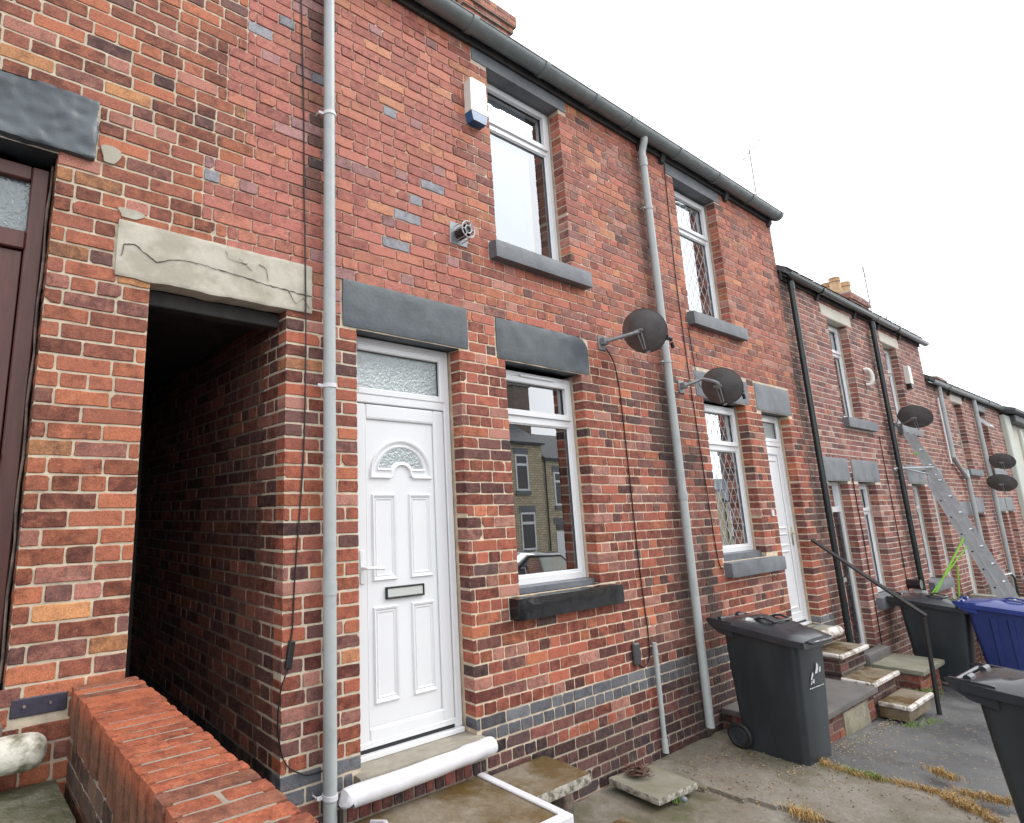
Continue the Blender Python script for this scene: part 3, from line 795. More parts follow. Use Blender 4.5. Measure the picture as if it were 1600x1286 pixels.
# front door
def upvc_door(house, D, yf=.125, style='fan', label=None):
    x0, x1, z0, z1 = D; mb = MB()
    X0, X1 = x0, x1 - .005; w = .055; zt = 2.715 + (z0 - .595)
    rect_frame(mb, X0, X1, z0 + .03, z1, w, yf, yf + .07, .005)
    rect_frame(mb, X0 + w - .012, X1 - w + .012, zt + .025, z1 - w + .012, .045, yf - .004, yf + .04, .006)
    box(mb, X0 + w, X1 - w, yf + .002, yf + .07, zt - .03, zt + .03, .006)
    box(mb, X0 + .01, X1 - .01, yf - .03, yf + .07, z0, z0 + .03, .004)
    fr = mb.build('door_frame', M_upvc, house, label=label)
    mb = MB(); quad_y(mb, X0 + w + .03, X1 - w - .03, zt + .068, z1 - w - .03, yf + .03); mb.build('fanlight', M_obsc, fr)
    mb = MB(); rect_frame(mb, X0 + w + .031, X1 - w - .031, zt + .069, z1 - w - .031, .005, yf + .018, yf + .028, 0); mb.build('gasket', M_black, fr)
    # door leaf
    a, b, c, e = X0 + w + .006, X1 - w - .006, z0 + .055, zt - .036
    mb = MB(); q = .092
    rect_frame(mb, a, b, c, e, q, yf + .004, yf + .06, .008)
    box(mb, a + q, b - q, yf + .018, yf + .05, c + q, e - q, 0)
    moulding(mb, [(a + q, c + q), (b - q, c + q), (b - q, e - q), (a + q, e - q)], yf + .012, .014, .008)
    P = yf + .018; ia, ib = a + q, b - q; cx = (ia + ib) / 2
    if style == 'fan':
        dz = z0 - .595
        def panel(x0, x1, z0_, z1_):
            moulding(mb, [(x0 + .011, z0_ + .011), (x1 - .011, z0_ + .011), (x1 - .011, z1_ - .011), (x0 + .011, z1_ - .011)], P, .026, .013)
            moulding(mb, [(x0 + .032, z0_ + .032), (x1 - .032, z0_ + .032), (x1 - .032, z1_ - .032), (x0 + .032, z1_ - .032)], P, .012, .005)
        for x_a, x_b in ((cx - .245, cx - .055), (cx + .055, cx + .245)):
            panel(x_a, x_b, 1.57 + dz, 2.10 + dz); panel(x_a, x_b, .87 + dz, 1.415 + dz)
        r1 = .245; zc = 2.225 + dz; pts = [(cx + r1 * cos(t), zc + r1 * .90 * sin(t)) for t in [pi * i / 28 for i in range(29)]]
        pts += [(cx - r1, zc - .012), (cx - .10, zc - .012)] + [(cx + .075 * cos(t) * 1.1, zc + .075 * sin(t)) for t in [pi - pi * i / 10 for i in range(11)]] + [(cx + .10, zc - .012), (cx + r1, zc - .012)]
        def shrink(k):
            o = []
            for x, z in pts: o.append((cx + (x - cx) * (1 - k), zc + .035 + (z - zc - .035) * (1 - k)))
            return o
        moulding(mb, pts, P, .030, .016); 
        gp = [(cx + .192 * cos(t), zc + .035 + .150 * sin(t)) for t in [pi * i / 24 for i in range(25)]] + [(cx - .09, zc + .035)] + [(cx + .085 * cos(t), zc + .035 + .045 * sin(t)) for t in [pi - pi * i / 8 for i in range(9)]][0:] + [(cx + .09, zc + .035)]
        moulding(mb, gp, P, .020, .010)
    else:
        for z_a, z_b in ((c + q + .06, c + .78), (c + .86, c + .98), (c + 1.06, e - q - .08)):
            moulding(mb, [(ia + .06, z_a), (ib - .06, z_a), (ib - .06, z_b), (ia + .06, z_b)], P, .024, .012)
    lf = mb.build('door', M_upvc, fr)
    if style == 'fan':
        mb = MB(); n = len(gp); ctr = (cx, zc + .09)
        # fan glass as strip between arch and bump
        arc = [(cx + .184 * cos(t), zc + .035 + .143 * sin(t)) for t in [pi * i / 20 for i in range(21)]]
        inn = [(cx + .092 * cos(t), zc + .036 + .052 * sin(t)) for t in [pi * i / 20 for i in range(21)]]
        vs = [(x, P - .003, z) for x, z in arc] + [(x, P - .003, z) for x, z in inn]
        mb.add(vs, [(i, i + 1, 21 + i + 1, 21 + i) for i in range(20)]); mb.build('fan_glass', M_obsc, lf)
        mb = MB(); lx0, lx1, lz0, lz1 = cx - .152, cx + .155, 1.455 + dz, 1.527 + dz
        rect_frame(mb, lx0, lx1, lz0, lz1, .009, P - .02, P, .002); 
        lb = mb.build('letterbox', M_black, lf)
        mb = MB(); box(mb, lx0 + .009, lx1 - .009, P - .014, P - .002, lz0 + .009, lz1 - .009, .003); mb.build('letter_flap', simple('silver_flap', (.60, .62, .60), .35, metal=.2), lb)
        mb = MB(); box(mb, ia - .062, ia - .03, yf - .006, yf + .004, 1.56 + dz, 1.76 + dz, .006)
        tube(mb, smoothpath([(ia - .046, yf, 1.655 + dz), (ia - .046, yf - .045, 1.655 + dz), (ia - .02, yf - .052, 1.655 + dz), (ia + .085, yf - .05, 1.648 + dz)], 5), .010, 10)
        mb.build('handle', M_upvc, lf)
    else:
        mb = MB(); box(mb, b - .062, b - .034, yf - .006, yf + .004, 1.50, 1.72, .005)
        tube(mb, smoothpath([(b - .048, yf, 1.65), (b - .048, yf - .045, 1.65), (b - .07, yf - .05, 1.65), (b - .16, yf - .048, 1.645)], 5), .009, 10)
        mb.build('handle', M_brass, lf)
    mb = MB(); box(mb, a + .01, b - .01, yf - .0, yf + .03, z0 + .031, z0 + .052, 0); mb.build('threshold_gap', M_black, fr)
    return fr
upvc_door(h2, DA, .125, 'fan')
# stone threshold, painted nosing, riser
mb = MB(); rough_box(mb, 1.975, 2.945, -.06, .16, .47, .594, (30, 8, 4), .003, 12, .01, 3); mb.build('threshold', M_pale, h2)
mb = MB()
tube(mb, smoothpath([(1.868, -.105, .535), (1.90, -.105, .545), (2.2, -.107, .545), (2.6, -.103, .552), (2.75, -.10, .558), (2.90, -.10, .562), (2.945, -.10, .562)], 5), [.036] + [.053] * 3 + [.051] * 7 + [.049 + .002 * sin(i) for i in range(18)] + [.043, .034][:2], 20)
mb.build('door_step', M_white, h2, label='bright white painted rounded step edge')
mb = MB()
rg = random.Random(5); x = 1.90
while x < 2.93:
    w = rg.uniform(.055, .075); brick(mb, lambda u, d, z: (u, -.045 + d, z), False, x, min(x + w, 2.93), .40, .50, .03, pick(rg, PAL['plinth']), True, rg); x += w + .01
box(mb, 1.88, 2.95, -.037, .02, .30, .50, .004, 1, (.35, .31, .25, .5))
mb.build('step_riser', [M_brick, M_mortar], h2, hasc=True)

window(h2, *W1[:2], 1.435, 3.075, (2.655, 2.735), M_glass, None, vent=True)
w = window(h2, U1[0], U1[1], 4.12, 5.685, (5.215, 5.285), M_glass_hi, [(3.42, 4.11, 4.15, 5.64, .215, .002, 50)])
for wn, q, mt, sd in ((h2.children[-2], (3.275, 4.536, 1.238, 1.388), M_gloss, 3), (w, (3.28, 4.512, 3.903, 4.05), M_grey, 4)):
    sill(wn, *q, mt, .075, seed=sd, amp=.005 if mt is M_gloss else .0015)
for W_ in ((3.385, 4.335, 1.388, 1.436), (3.375, 4.33, 4.05, 4.121)):
    mb = MB(); box(mb, W_[0], W_[1], .05, .19, W_[2], W_[3], .003); mb.build('sill_packing', M_grey, h2)
roof_body(h2, 1.12, 5.72, EZ, lb=3.3); eaves_board(h2, 1.12, 5.72, EZ - .01, braks=(5.98 - .3,))
gutter(h2, 1.12, 5.72, EZ + .03, joints=(3.1, 4.0, 4.75, 5.35))
drainpipe(h2, 1.785, -.06, .44, EZ + .1, .037, M_pipe, (.56, 2.72, 4.52), M_white, 'pale grey drainpipe between passage and door')
drainpipe(h2, 5.655, -.055, .10, 5.62, .036, M_pipe, (3.38, 5.02), M_pipe, 'pale grey drainpipe with sooty bricks beside it', top=-.09)
mb = MB(); cyl(mb, (4.955, -.035, .05), (4.955, -.035, .88), .019, n=16); cyl(mb, (4.955, -.035, .05), (4.955, -.035, .15), .024, n=16); cyl(mb, (4.955, -.035, .79), (4.955, -.035, .82), .023, n=16)
mb.build('waste_pipe', M_pipe, h2, label='short thin pipe rising from the concrete')
for zj, xj, yj in ((2.05, 5.655, -.055), (1.55, 1.785, -.06)):
    mb = MB(); cyl(mb, (xj, yj, zj), (xj, yj, zj + .07), .0405, n=24); mb.build('pipe_socket', M_pipe, h2)
# boiler flue
mb = MB(); box(mb, 2.865, 3.04, -.006, .01, 3.93, 4.11, .004); fl = mb.build('flue_plate', M_galv, h2)
mb = MB(); cyl(mb, (2.955, -.10, 4.02), (2.955, -.006, 4.02), .047, n=24, caps=False); cyl(mb, (2.955, -.10, 4.02), (2.955, -.095, 4.02), .034, n=20); mb.build('flue_pipe', M_dark, fl)
mb = MB()
for rr in (.064, .030): tube(mb, [(2.955 + rr * cos(t), -.105, 4.02 + rr * sin(t)) for t in [2 * pi * i / 24 for i in range(24)]], .0055, 6, closed=True)
for i in range(6):
    t = pi / 3 * i; cyl(mb, (2.955 + .03 * cos(t), -.105, 4.02 + .03 * sin(t)), (2.955 + .064 * cos(t), -.105, 4.02 + .064 * sin(t)), .004, n=6)
    cyl(mb, (2.955 + .064 * cos(t), -.105, 4.02 + .064 * sin(t)), (2.955 + .07 * cos(t), -.006, 4.02 + .07 * sin(t)), .0035, n=6)
mb.build('flue_guard', M_alu, fl)

# ---------- house 3 of the near pair (leaded windows)
h3 = empty('terraced_house', (7.3, 0, 0), 'terraced house with diamond leaded windows and narrow white door up three white edged steps', 'house', 'red brick terraced houses')
DB = (7.785, 8.56, .60, 3.075); W2 = (6.41, 7.38, 1.44, 3.11); U2 = (6.36, 7.33, 4.04, 5.66)
holesB = [(*DB, 1), (*W2, 1), (*U2, 1), (6.27, 7.50, 3.11, 3.40, 0), (7.672, 8.668, 3.075, 3.415, 0), (6.21, 7.47, 5.64, 5.9, 0), (6.385, 7.66, 1.28, 1.44, 0), (6.29, 7.56, 3.88, 4.04, 0)]
mb = MB(); brickwork(mb, 5.72, 8.95, -.4, EZ, holesB, seed=41, ends=(0, 1))
mb.build('wall', [M_brick, M_mortar], h3, hasc=True)
lintel(h3, 6.277, 7.493, 3.115, 3.393, M_grey, 2); lintel(h3, 7.68, 8.66, 3.08, 3.41, M_grey, 3); lintel(h3, 6.215, 7.465, 5.645, 5.90, M_grey, 4)
upvc_door(h3, DB, .125, 'plain')
mb = MB(); rough_box(mb, 7.72, 8.62, -.10, .16, .50, .595, (24, 6, 3), .003, 12, .01, 3); mb.build('threshold', M_flag, h3)
mb = MB(); cyl(mb, (7.74, -.13, .545), (8.66, -.13, .545), .055, n=18, round_end=.03); mb.build('door_step', M_oldwhite, h3, label='worn white painted step below the narrow door')
w = window(h3, 6.41, 7.38, 1.50, 3.085, (2.58, 2.66), M_glass, [(6.5, 7.05, 2.05, 3.02, .215, .006, 50, .08)], leaded=True); sill(w, 6.392, 7.652, 1.286, 1.432, M_grey, .075, seed=6)
w = window(h3, 6.36, 7.33, 4.10, 5.63, (5.10, 5.17), M_glass_hi, [(6.45, 7.05, 4.16, 5.58, .215, .006, 50)], leaded=True); sill(w, 6.297, 7.553, 3.885, 4.032, M_grey, .075, seed=7)
for W_ in ((6.41, 7.38, 1.432, 1.501), (6.36, 7.33, 4.032, 4.101)):
    mb = MB(); box(mb, W_[0], W_[1], .05, .19, W_[2], W_[3], .003); mb.build('sill_packing', M_grey, h3)
roof_body(h3, 5.72, 8.95, EZ); eaves_board(h3, 5.72, 8.95, EZ - .01, braks=(6.12, 7.6, 8.85)); gutter(h3, 5.72, 8.98, EZ + .03, joints=(6.3, 7.2, 8.1, 8.93))
mb = MB(); box(mb, 7.64, 7.70, -.012, 0, 1.86, 1.93, .002); mb.build('number_plate', M_white, h3)
# corner return of the taller pair
mb = MB(); brickwork(mb, .012, .9, 4.7, EZ, (), M=lambda u, d, z: (8.95 - d, u, z), zone=zone_main, near=False, seed=44, X=lambda u: 8.8); mb.build('gable_corner', [M_brick, M_mortar], h3, hasc=True)

# ---------- farther pairs
def far_house(x0, x1, base, eave, ups, lows, doors, label, gut=M_pipeb, seed=50, gx=0, wallbase=None, braks=()):
    """ups/lows: (x0,x1,z0,z1,tr0,tr1,lintel x0,x1,z0,z1, sill x0,x1,z0,z1); doors: (x0,x1,z0,z1, lx0,lx1,lz0,lz1, colour)."""
    h = empty('terraced_house', ((x0 + x1) / 2, 0, 0), label, 'house', 'red brick terraced houses')
    hs = []
    for u in ups + lows: hs += [(*u[0:4], 1), (*u[6:10], 0), (*u[10:14], 0)]
    for d in doors: hs += [(*d[0:4], 1), (*d[4:8], 0)]
    mb = MB(); brickwork(mb, x0, x1, base, eave, hs, zone=zone_far, near=False, seed=seed, ends=(0, 1)); mb.build('wall', [M_brick, M_mortar], h, hasc=True)
    for i, u in enumerate(ups + lows):
        lintel(h, u[6] + .006, u[7] - .006, u[8] + .004, u[9] - .004, M_cream if (i < len(ups) and u[-1] == 'c') else M_grey, i + seed)
        w = window(h, u[0], u[1], u[2] + .02, u[3] - .01, (u[4], u[5]), M_glass_hi, [(u[0] + .08, u[0] + (u[1] - u[0]) * .5, u[2] + .1, u[3] - .1, .215, .006, 50)] if i < len(ups) and u[-1] != 'o' else None, open_top=(u[-1] == 'o'))
        sill(w, u[10] + .005, u[11] - .005, u[12] + .003, u[13] + .015, M_grey, .07, seed=i)
    for d in doors:
        lintel(h, d[4] + .006, d[5] - .006, d[6] + .004, d[7] - .004, M_grey, 77)
        m = MB(); rect_frame(m, d[0], d[1], d[2], d[3], .06, .12, .19); tz = d[3] - .38; box(m, d[0] + .06, d[1] - .06, .122, .19, tz - .035, tz + .035, .004)
        f = m.build('door_frame', M_upvc, h)
        m = MB(); box(m, d[0] + .065, d[1] - .065, .14, .18, d[2] + .05, tz - .04, .004)
        for za, zb in ((d[2] + .2, d[2] + .8), (d[2] + .95, tz - .2)):
            moulding(m, [(d[0] + .16, za), (d[1] - .16, za), (d[1] - .16, zb), (d[0] + .16, zb)], .14, .03, .012)
        dd = m.build('door', M_gloss if d[8] == 'k' else M_upvc, f)
        m = MB(); box(m, d[0] + .25, d[1] - .25, .128, .14, d[2] + .86, d[2] + .91, .003); m.build('letterbox', M_alu, dd)
        m = MB(); quad_y(m, d[0] + .06, d[1] - .06, tz + .035, d[3] - .06, .15); m.build('fanlight', M_glass, f)
    roof_body(h, x0, x1, eave, base=-3)
    eaves_board(h, x0, x1, eave - .01, braks=braks)
    gutter(h, x0 + (.02 if gx >= 0 else 0), x1 + gx, eave + .0, mat=gut, r=.056, y=-.09, joints=[x0 + 1.2 * i for i in range(1, int((x1 - x0) / 1.2))])
    return h

h4 = far_house(8.97, 12.55, -1.2, 5.06,
  [(10.54, 11.36, 3.195, 4.73, 4.22, 4.29, 10.34, 11.60, 4.73, 4.90, 10.48, 11.76, 3.06, 3.195, 'c')],
  [(10.66, 11.39, .70, 2.285, 1.82, 1.89, 10.48, 11.64, 2.285, 2.61, 10.53, 11.74, .555, .70, 'g')],
  [(9.50, 10.24, .10, 2.285, 9.41, 10.36, 2.285, 2.61, 'k')],
  'terraced house with glossy black drainpipe and black front door behind the sloping handrail', seed=51, braks=(10.2, 11.75))
h5 = far_house(12.55, 15.42, -1.6, 5.06,
  [(13.10, 13.86, 3.25, 4.73, 4.22, 4.29, 12.98, 14.05, 4.73, 4.90, 13.02, 14.2, 3.12, 3.25, 'c')],
  [(13.22, 13.97, .70, 2.285, 1.82, 1.89, 13.02, 14.15, 2.285, 2.61, 13.08, 14.28, .555, .70, 'g')],
  [(14.33, 15.02, -.1, 2.285, 14.22, 15.26, 2.285, 2.61, 'w')],
  'terraced house that the aluminium ladder leans against', seed=52, gx=.16, braks=(12.9, 14.1))
h6 = far_house(15.44, 18.95, -2.2, 4.30,
  [(17.25, 17.95, 2.63, 4.06, 3.55, 3.62, 17.1, 18.15, 4.06, 4.24, 17.2, 18.36, 2.50, 2.63, 'c')],
  [(17.3, 17.98, .2, 1.74, 1.25, 1.32, 17.2, 18.12, 1.74, 2.06, 17.2, 18.3, .06, .2, 'g')],
  [(15.75, 16.6, -.6, 1.70, 15.55, 16.95, 1.70, 1.98, 'w')],
  'lower terraced house with bent pale drainpipe just past the ladder', gut=M_gutter, seed=53, gx=.0, braks=(17.0, 18.2))
h7 = far_house(18.95, 21.95, -2.6, 4.30,
  [(19.55, 20.25, 2.70, 4.06, 3.55, 3.62, 19.45, 20.4, 4.06, 4.24, 19.5, 20.8, 2.50, 2.70, 'o')],
  [(20.45, 21.1, .2, 1.74, 1.25, 1.32, 20.35, 21.2, 1.74, 2.06, 20.3, 21.3, .06, .2, 'g')],
  [(19.6, 20.2, -.8, 1.74, 19.4, 20.3, 1.74, 2.06, 'w')],
  'farthest red brick terraced house with tilted open top window', gut=M_gutter, seed=54, gx=.3)
drainpipe(h4, 9.16, -.06, -.4, 4.98, .036, M_pipeb, (1.7, 3.9), M_pipeb, 'glossy black drainpipe at the step between roofs')
drainpipe(h5, 12.46, -.06, -.9, 4.98, .036, M_pipeb, (1.2, 3.3, 4.2), M_pipeb, 'black drainpipe above the far bins')
mb = MB(); tube(mb, smoothpath([(16.05, -.06, 4.26), (16.05, -.06, 2.95), (16.1, -.06, 2.8), (16.75, -.06, 2.45), (16.85, -.06, 2.3), (16.85, -.06, -1.2)], 5), .038, 14); mb.build('drainpipe', M_pipe, h6, label='pale pipe with an offset bend')
mb = MB(); cyl(mb, (15.9, -.04, 4.0), (15.9, -.04, 2.7), .014, n=8); mb.build('overflow_pipe', M_upvc, h6)
mb = MB(); tube(mb, [(18.95, -.06, 4.26), (18.95, -.06, -1.9)], .042, 14); mb.build('drainpipe', M_pipe, h7)
mb = MB(); box(mb, 19.6, 20.75, -.05, .0, 2.46, 2.54, .004); mb.build('ledge', M_cream, h7)

# cream end building
h8 = empty('rendered_house', (24, 0, 0), 'cream rendered end building with pale pilaster beyond the brick terrace', 'house')
mb = MB(); box(mb, 22.6, 26.5, 0, 7, -3.5, 4.0, .01); mb.build('wall', M_cream, h8)
mb = MB(); box(mb, 21.96, 22.6, -.10, .3, -3.5, 4.15, .02); box(mb, 24.0, 24.3, -.06, .3, -3.5, 3.9, .02); mb.build('pilaster', M_creamp, h8)
mb = MB(); box(mb, 21.9, 24.6, -.32, 7.2, 4.20, 4.30, .02); box(mb, 22.6, 26.6, -.2, 7.2, 4.0, 4.19, .02); prism(mb, [(-.3, 4.3), (3.5, 5.6), (7.2, 4.3)], 22.0, 26.5, 'x'); mb.build('roof', M_slate, h8)
mb = MB(); box(mb, 23.0, 23.6, -.01, .02, 2.4, 3.6, .004); mb.build('blocked_window', M_creamp, h8)

# chimneys (brick stacks with corbels and pots)
def chimney(house, x0, x1, y0, y1, z0, z1, pots, seed):
    mb = MB()
    for (a, b, c, e, f, g) in ((x0, x1, y0, y1, z0, z1 - .30), (x0 - .03, x1 + .03, y0 - .03, y1 + .03, z1 - .30, z1 - .22), (x0 - .06, x1 + .06, y0 - .06, y1 + .06, z1 - .22, z1 - .06)):
        zf = lambda x, z: ('red' if seed < 60 else 'far', .010, (.42, .34, .27))
        kw = dict(zone=zf, near=False, back=.02, hdr=3)
        brickwork(mb, a, b, f, g, (), M=lambda u, d, z, c=c: (u, c + d, z), seed=seed, ends=(1, 1), X=lambda u: 3, **kw)
        brickwork(mb, c, e, f, g, (), M=lambda u, d, z, a=a: (a + d, u, z), flip=True, seed=seed + 1, ends=(1, 1), X=lambda u: 3, **kw)
        brickwork(mb, c, e, f, g, (), M=lambda u, d, z, b=b: (b - d, u, z), seed=seed + 2, ends=(1, 1), X=lambda u: 3, **kw)
        brickwork(mb, a, b, f, g, (), M=lambda u, d, z, e=e: (u, e - d, z), flip=True, seed=seed + 2, ends=(1, 1), X=lambda u: 3, **kw)
        box(mb, a + .008, b - .008, c + .008, e - .008, g - .02, g - .004, 0, 1, (.35, .30, .25, .5)); box(mb, a + .008, b - .008, c + .008, e - .008, f + .002, f + .02, 0, 1, (.35, .30, .25, .5))
    ch = mb.build('chimney', [M_brick, M_mortar], house, hasc=True)
    m = MB(); prism(m, [(x0 - .04, z1 - .06), (x1 + .04, z1 - .06), (x1 - .05, z1), (x0 + .05, z1)], y0 - .02, y1 + .02, 'y'); m.build('flaunching', M_concrete, ch)
    for px, py, h in pots:
        m = MB(); tube(m, [(px, py, z1 - .02), (px, py, z1 + .04), (px, py, z1 + .05), (px, py, z1 + h * .72), (px, py, z1 + h * .74), (px, py, z1 + h * .82), (px, py, z1 + h * .84), (px, py, z1 + h * .95), (px, py, z1 + h)],
                       [.14, .14, .125, .105, .125, .125, .108, .125, .118], 18); m.build('chimney_pot', M_pot, ch)
    return ch
chimney(h2, 4.55, 5.40, 1.35, 2.0, 6.6, 8.35, [(4.8, 1.65, .4), (5.15, 1.65, .4)], 55)
chimney(h6, 17.6, 18.92, 1.50, 2.1, 4.9, 7.12, [(17.72, 1.75, .42), (18.45, 1.75, .46), (17.95, 1.98, .4)], 65)
chimney(h7, 25.9 - 4.2, 26.7 - 4.2, 1.0, 1.5, 4.8, 5.35, [], 67)

# aerials
def aerial(x, y, z0, z1, label, ang=0, n=5):
    t = empty('tv_aerial', (x, y, z0), label, 'aerial', 'rooftop tv aerials')
    m = MB(); cyl(m, (x, y, z0), (x, y, z1), .014, n=6); m.build('mast', M_galv, t)
    m = MB(); dx, dy = cos(ang), sin(ang)
    cyl(m, (x - .5 * dx, y - .5 * dy, z1 - .1), (x + .6 * dx, y + .6 * dy, z1 - .1), .009, n=6)
    for i in range(n):
        s = -.45 + i * 1.0 / (n - 1); l = .16 + .02 * i
        cyl(m, (x + s * dx - l * dy, y + s * dy + l * dx, z1 - .1), (x + s * dx + l * dy, y + s * dy - l * dx, z1 - .1), .006, n=5)
    m.build('antenna_elements', M_galv, t)
    return t
aerial(14.42, 2.0, 6.3, 10.1, 'tall thin aerial on mast above the gutter end of the near houses', .8)
aerial(19.25, 1.5, 6.9, 8.1, 'aerial on mast beside the buff chimney pots', .2)
aerial(24.6, 2.4, 5.6, 8.0, 'faint aerial above the far lower roofs', .5)
aerial(12.0, 2.4, 6.3, 7.55, 'low slanting aerial behind the black gutter', 1.2, 4)

# ------------------------------------------------------------------ wall mounted things
def alarm(x0, x1, z0, z1, label, blue=True):
    t = empty('alarm_box', ((x0 + x1) / 2, 0, z0), label, 'alarm box', 'alarm boxes on the house walls')
    m = MB(); zb = z0 + (z1 - z0) * .22
    prism(m, [(x0, zb), (x1, zb), (x1 - .004, z1 - .012), (x1 - .02, z1), (x0 + .02, z1), (x0 + .004, z1 - .012)], -.075, .0, 'y'); m.build('cover', M_alarm, t)
    m = MB(); prism(m, [(x0 + .002, zb - .002), (x0 + .02, z0), (x1 - .02, z0), (x1 - .002, zb - .002)], -.073, .0, 'y'); m.build('lens', M_alarmb if blue else M_black, t)
alarm(3.09, 3.275, 5.02, 5.40, 'cream alarm box with blue base left of the near upper window')
alarm(14.05, 14.22, 4.0, 4.42, 'cream alarm box with dark base on the house with the ladder', False)
t = empty('security_light', (11.83, 0, 3.85), 'curved cream bulkhead light between upper window and black drainpipe', 'wall light')
m = MB(); tube(m, smoothpath([(11.80, -.0, 4.07), (11.82, -.05, 4.07), (11.84, -.08, 4.0), (11.84, -.08, 3.90), (11.82, -.05, 3.83), (11.80, 0, 3.83)], 4), .030, 10); m.build('housing', M_alarm, t)

def dish(name_label, wall, ctr, axis, r=.20, arm=.38, bend=False):
    """wall = point on wall, ctr = dish centre, axis = boresight."""
    t = empty('satellite_dish', wall, name_label, 'satellite dish', 'satellite dishes on the terrace')
    ax = Vector(axis).normalized(); up = (Vector((0, 0, 1)) - ax * ax.z).normalized(); sd = ax.cross(up); C_ = Vector(ctr)
    m = MB(); vs = []; fs = []; n = 40; rings = 9
    for side in (0, 1):
        b0 = len(vs)
        for k in range(rings + 1):
            q = k / rings
            for i in range(n):
                a = 2 * pi * i / n
                p = C_ + sd * (r * 1.03 * q * cos(a)) + up * (r * q * sin(a)) + ax * (.055 * q * q - (.004 if side == 0 else 0))
                vs.append(tuple(p))
        for k in range(rings):
            for i in range(n):
                j = (i + 1) % n; f = (b0 + k * n + i, b0 + (k + 1) * n + i, b0 + (k + 1) * n + j, b0 + k * n + j)
                fs.append(f if side == 0 else f[::-1])
    o1 = rings * n; o2 = (rings + 1) * n + rings * n
    for i in range(n):
        j = (i + 1) % n; fs.append((o1 + i, o2 + i, o2 + j, o1 + j))
    m.add(vs, fs, 0, True); rim = MB(); m.build('reflector', M_dish, t)
    tube(rim, [tuple(C_ + sd * (r * 1.035 * cos(2 * pi * i / n)) + up * (r * 1.005 * sin(2 * pi * i / n)) + ax * .055) for i in range(n)], .004, 6, closed=True); rim.build('rim', M_black, t)
    m = MB(); W = Vector(wall); back = C_ - ax * .03
    box(m, W.x - .05, W.x + .05, -.012, .0, W.z - .075, W.z + .055, .003)
    box(m, W.x - .03, W.x + .03, -.06, -.012, W.z - .03, W.z + .03, .004)
    if bend: tube(m, smoothpath([tuple(W + Vector((0, -.05, 0))), tuple(W + Vector((.06, -.12, .03))), tuple((W + back) / 2 + Vector((.03, -.03, .08))), tuple(back + Vector((-.03, -.01, .05))), tuple(back)], 5), .017, 12)
    else: tube(m, [tuple(W + Vector((0, -.05, 0))), tuple(W + Vector((0.01, -.09, .0))), tuple(back + Vector((0, 0, .01)))], .017, 12)
    m.build('wall_bracket', M_galv, t)
    m = MB()
    for s in (-.018, .018):
        q0 = back + up * .03 + sd * s; q1 = back - up * (r * .78) + sd * s * .6 + ax * .0
        tube(m, [tuple(q0), tuple(q1)], .006, 6)
    tube(m, [tuple(back + sd * -.035 + up * .02), tuple(back + sd * .035 + up * .02)], .014, 8); m.build('clamp', M_galv, t)
    m = MB(); e0 = C_ - up * r * .95 + ax * .03; e1 = C_ - up * r * .80 + ax * (arm + .08)
    tube(m, [tuple(e0 - ax * .05), tuple(e0), tuple(e1)], .009, 8); m.build('feed_arm', M_galv, t)
    m = MB(); cyl(m, tuple(e1 + up * .0), tuple(e1 - ax * .055 + up * .03), .024, n=14); cyl(m, tuple(e1 - up * .03), tuple(e1 - up * .085), .016, n=10); cyl(m, tuple(e1 - ax * .055 + up * .03), tuple(e1 - ax * .075 + up * .04), .026, .03, n=14)
    m.build('receiver', M_black, t)
    return t
dish('round dark dish overlapping the grey drainpipe above the lower window', (4.66, 0, 3.44), (4.83, -.29, 3.49), (.93, -.02, .34), .195, .36)
dish('dark dish on curved arm above the leaded window', (5.97, 0, 3.18), (6.13, -.30, 3.13), (.93, -.02, .34), .185, .36, True)
dish('dark dish by the top of the ladder', (12.86, 0, 3.26), (12.75, -.30, 3.32), (.80, -.02, .55), .21, .4)
dish('upper of the two far dishes beside the pale pilaster', (19.75, 0, 2.85), (18.9, -.30, 2.80), (.80, -.02, .55), .20, .4)
dish('lower of the two far dishes beside the pale pilaster', (19.0, 0, 2.32), (18.35, -.30, 2.32), (.80, -.02, .6), .22, .4)

def cable(pts, r, label, y=-.006, mat=M_cable, k=5):
    m = MB(); tube(m, smoothpath([(p[0], p[2] if len(p) > 2 else y, p[1]) for p in pts], k), r, 6)
    return m
t = empty('wall_cable', (1.6, 0, .7), 'thin black cable hanging down beside the passage and looping at the bottom', 'cable')
m = cable([(1.58, 5.9), (1.60, 5.34), (1.625, 4.6), (1.635, 3.95), (1.645, 3.1, -.02), (1.645, 2.35), (1.60, 1.7), (1.585, 1.40), (1.575, 1.33)], .0045, '')
tube(m, smoothpath([(1.56, -.012, 1.20), (1.52, -.012, 1.10), (1.505, -.010, .94), (1.53, -.008, .80), (1.57, -.008, .73), (1.63, -.008, .69), (1.70, -.008, .665), (1.80, -.008, .68), (1.88, -.008, .80)], 5), .004, 6)
m.build('cable', M_cable, t)
m = MB(); box(m, -.017, .017, -.03, 0, -.07, .07, .006); o = m.build('cable_joint', M_black, t, off=(0, 0, 0)); o.location = (1.568 - 1.6, 0, 1.265 - .7); o.rotation_euler = (0, R_(10), 0)
t = empty('dish_cable', (4.8, 0, .8), 'black cable running from the dish down to the grey wall socket', 'cable')
m = cable([(4.68, 3.38, -.03), (4.76, 3.30, -.03), (4.85, 3.17), (4.875, 2.9), (4.885, 2.3), (4.892, 1.63), (4.91, 1.2), (4.925, .95), (4.91, .78), (4.84, .71), (4.76, .73), (4.72, .80, -.03)], .0055, ''); m.build('cable', M_cable, t)
m = MB(); box(m, 4.665, 4.75, -.035, 0, .74, .91, .012); m.build('cable_cover', simple('grey_plastic', (.06, .06, .065), .5), t)
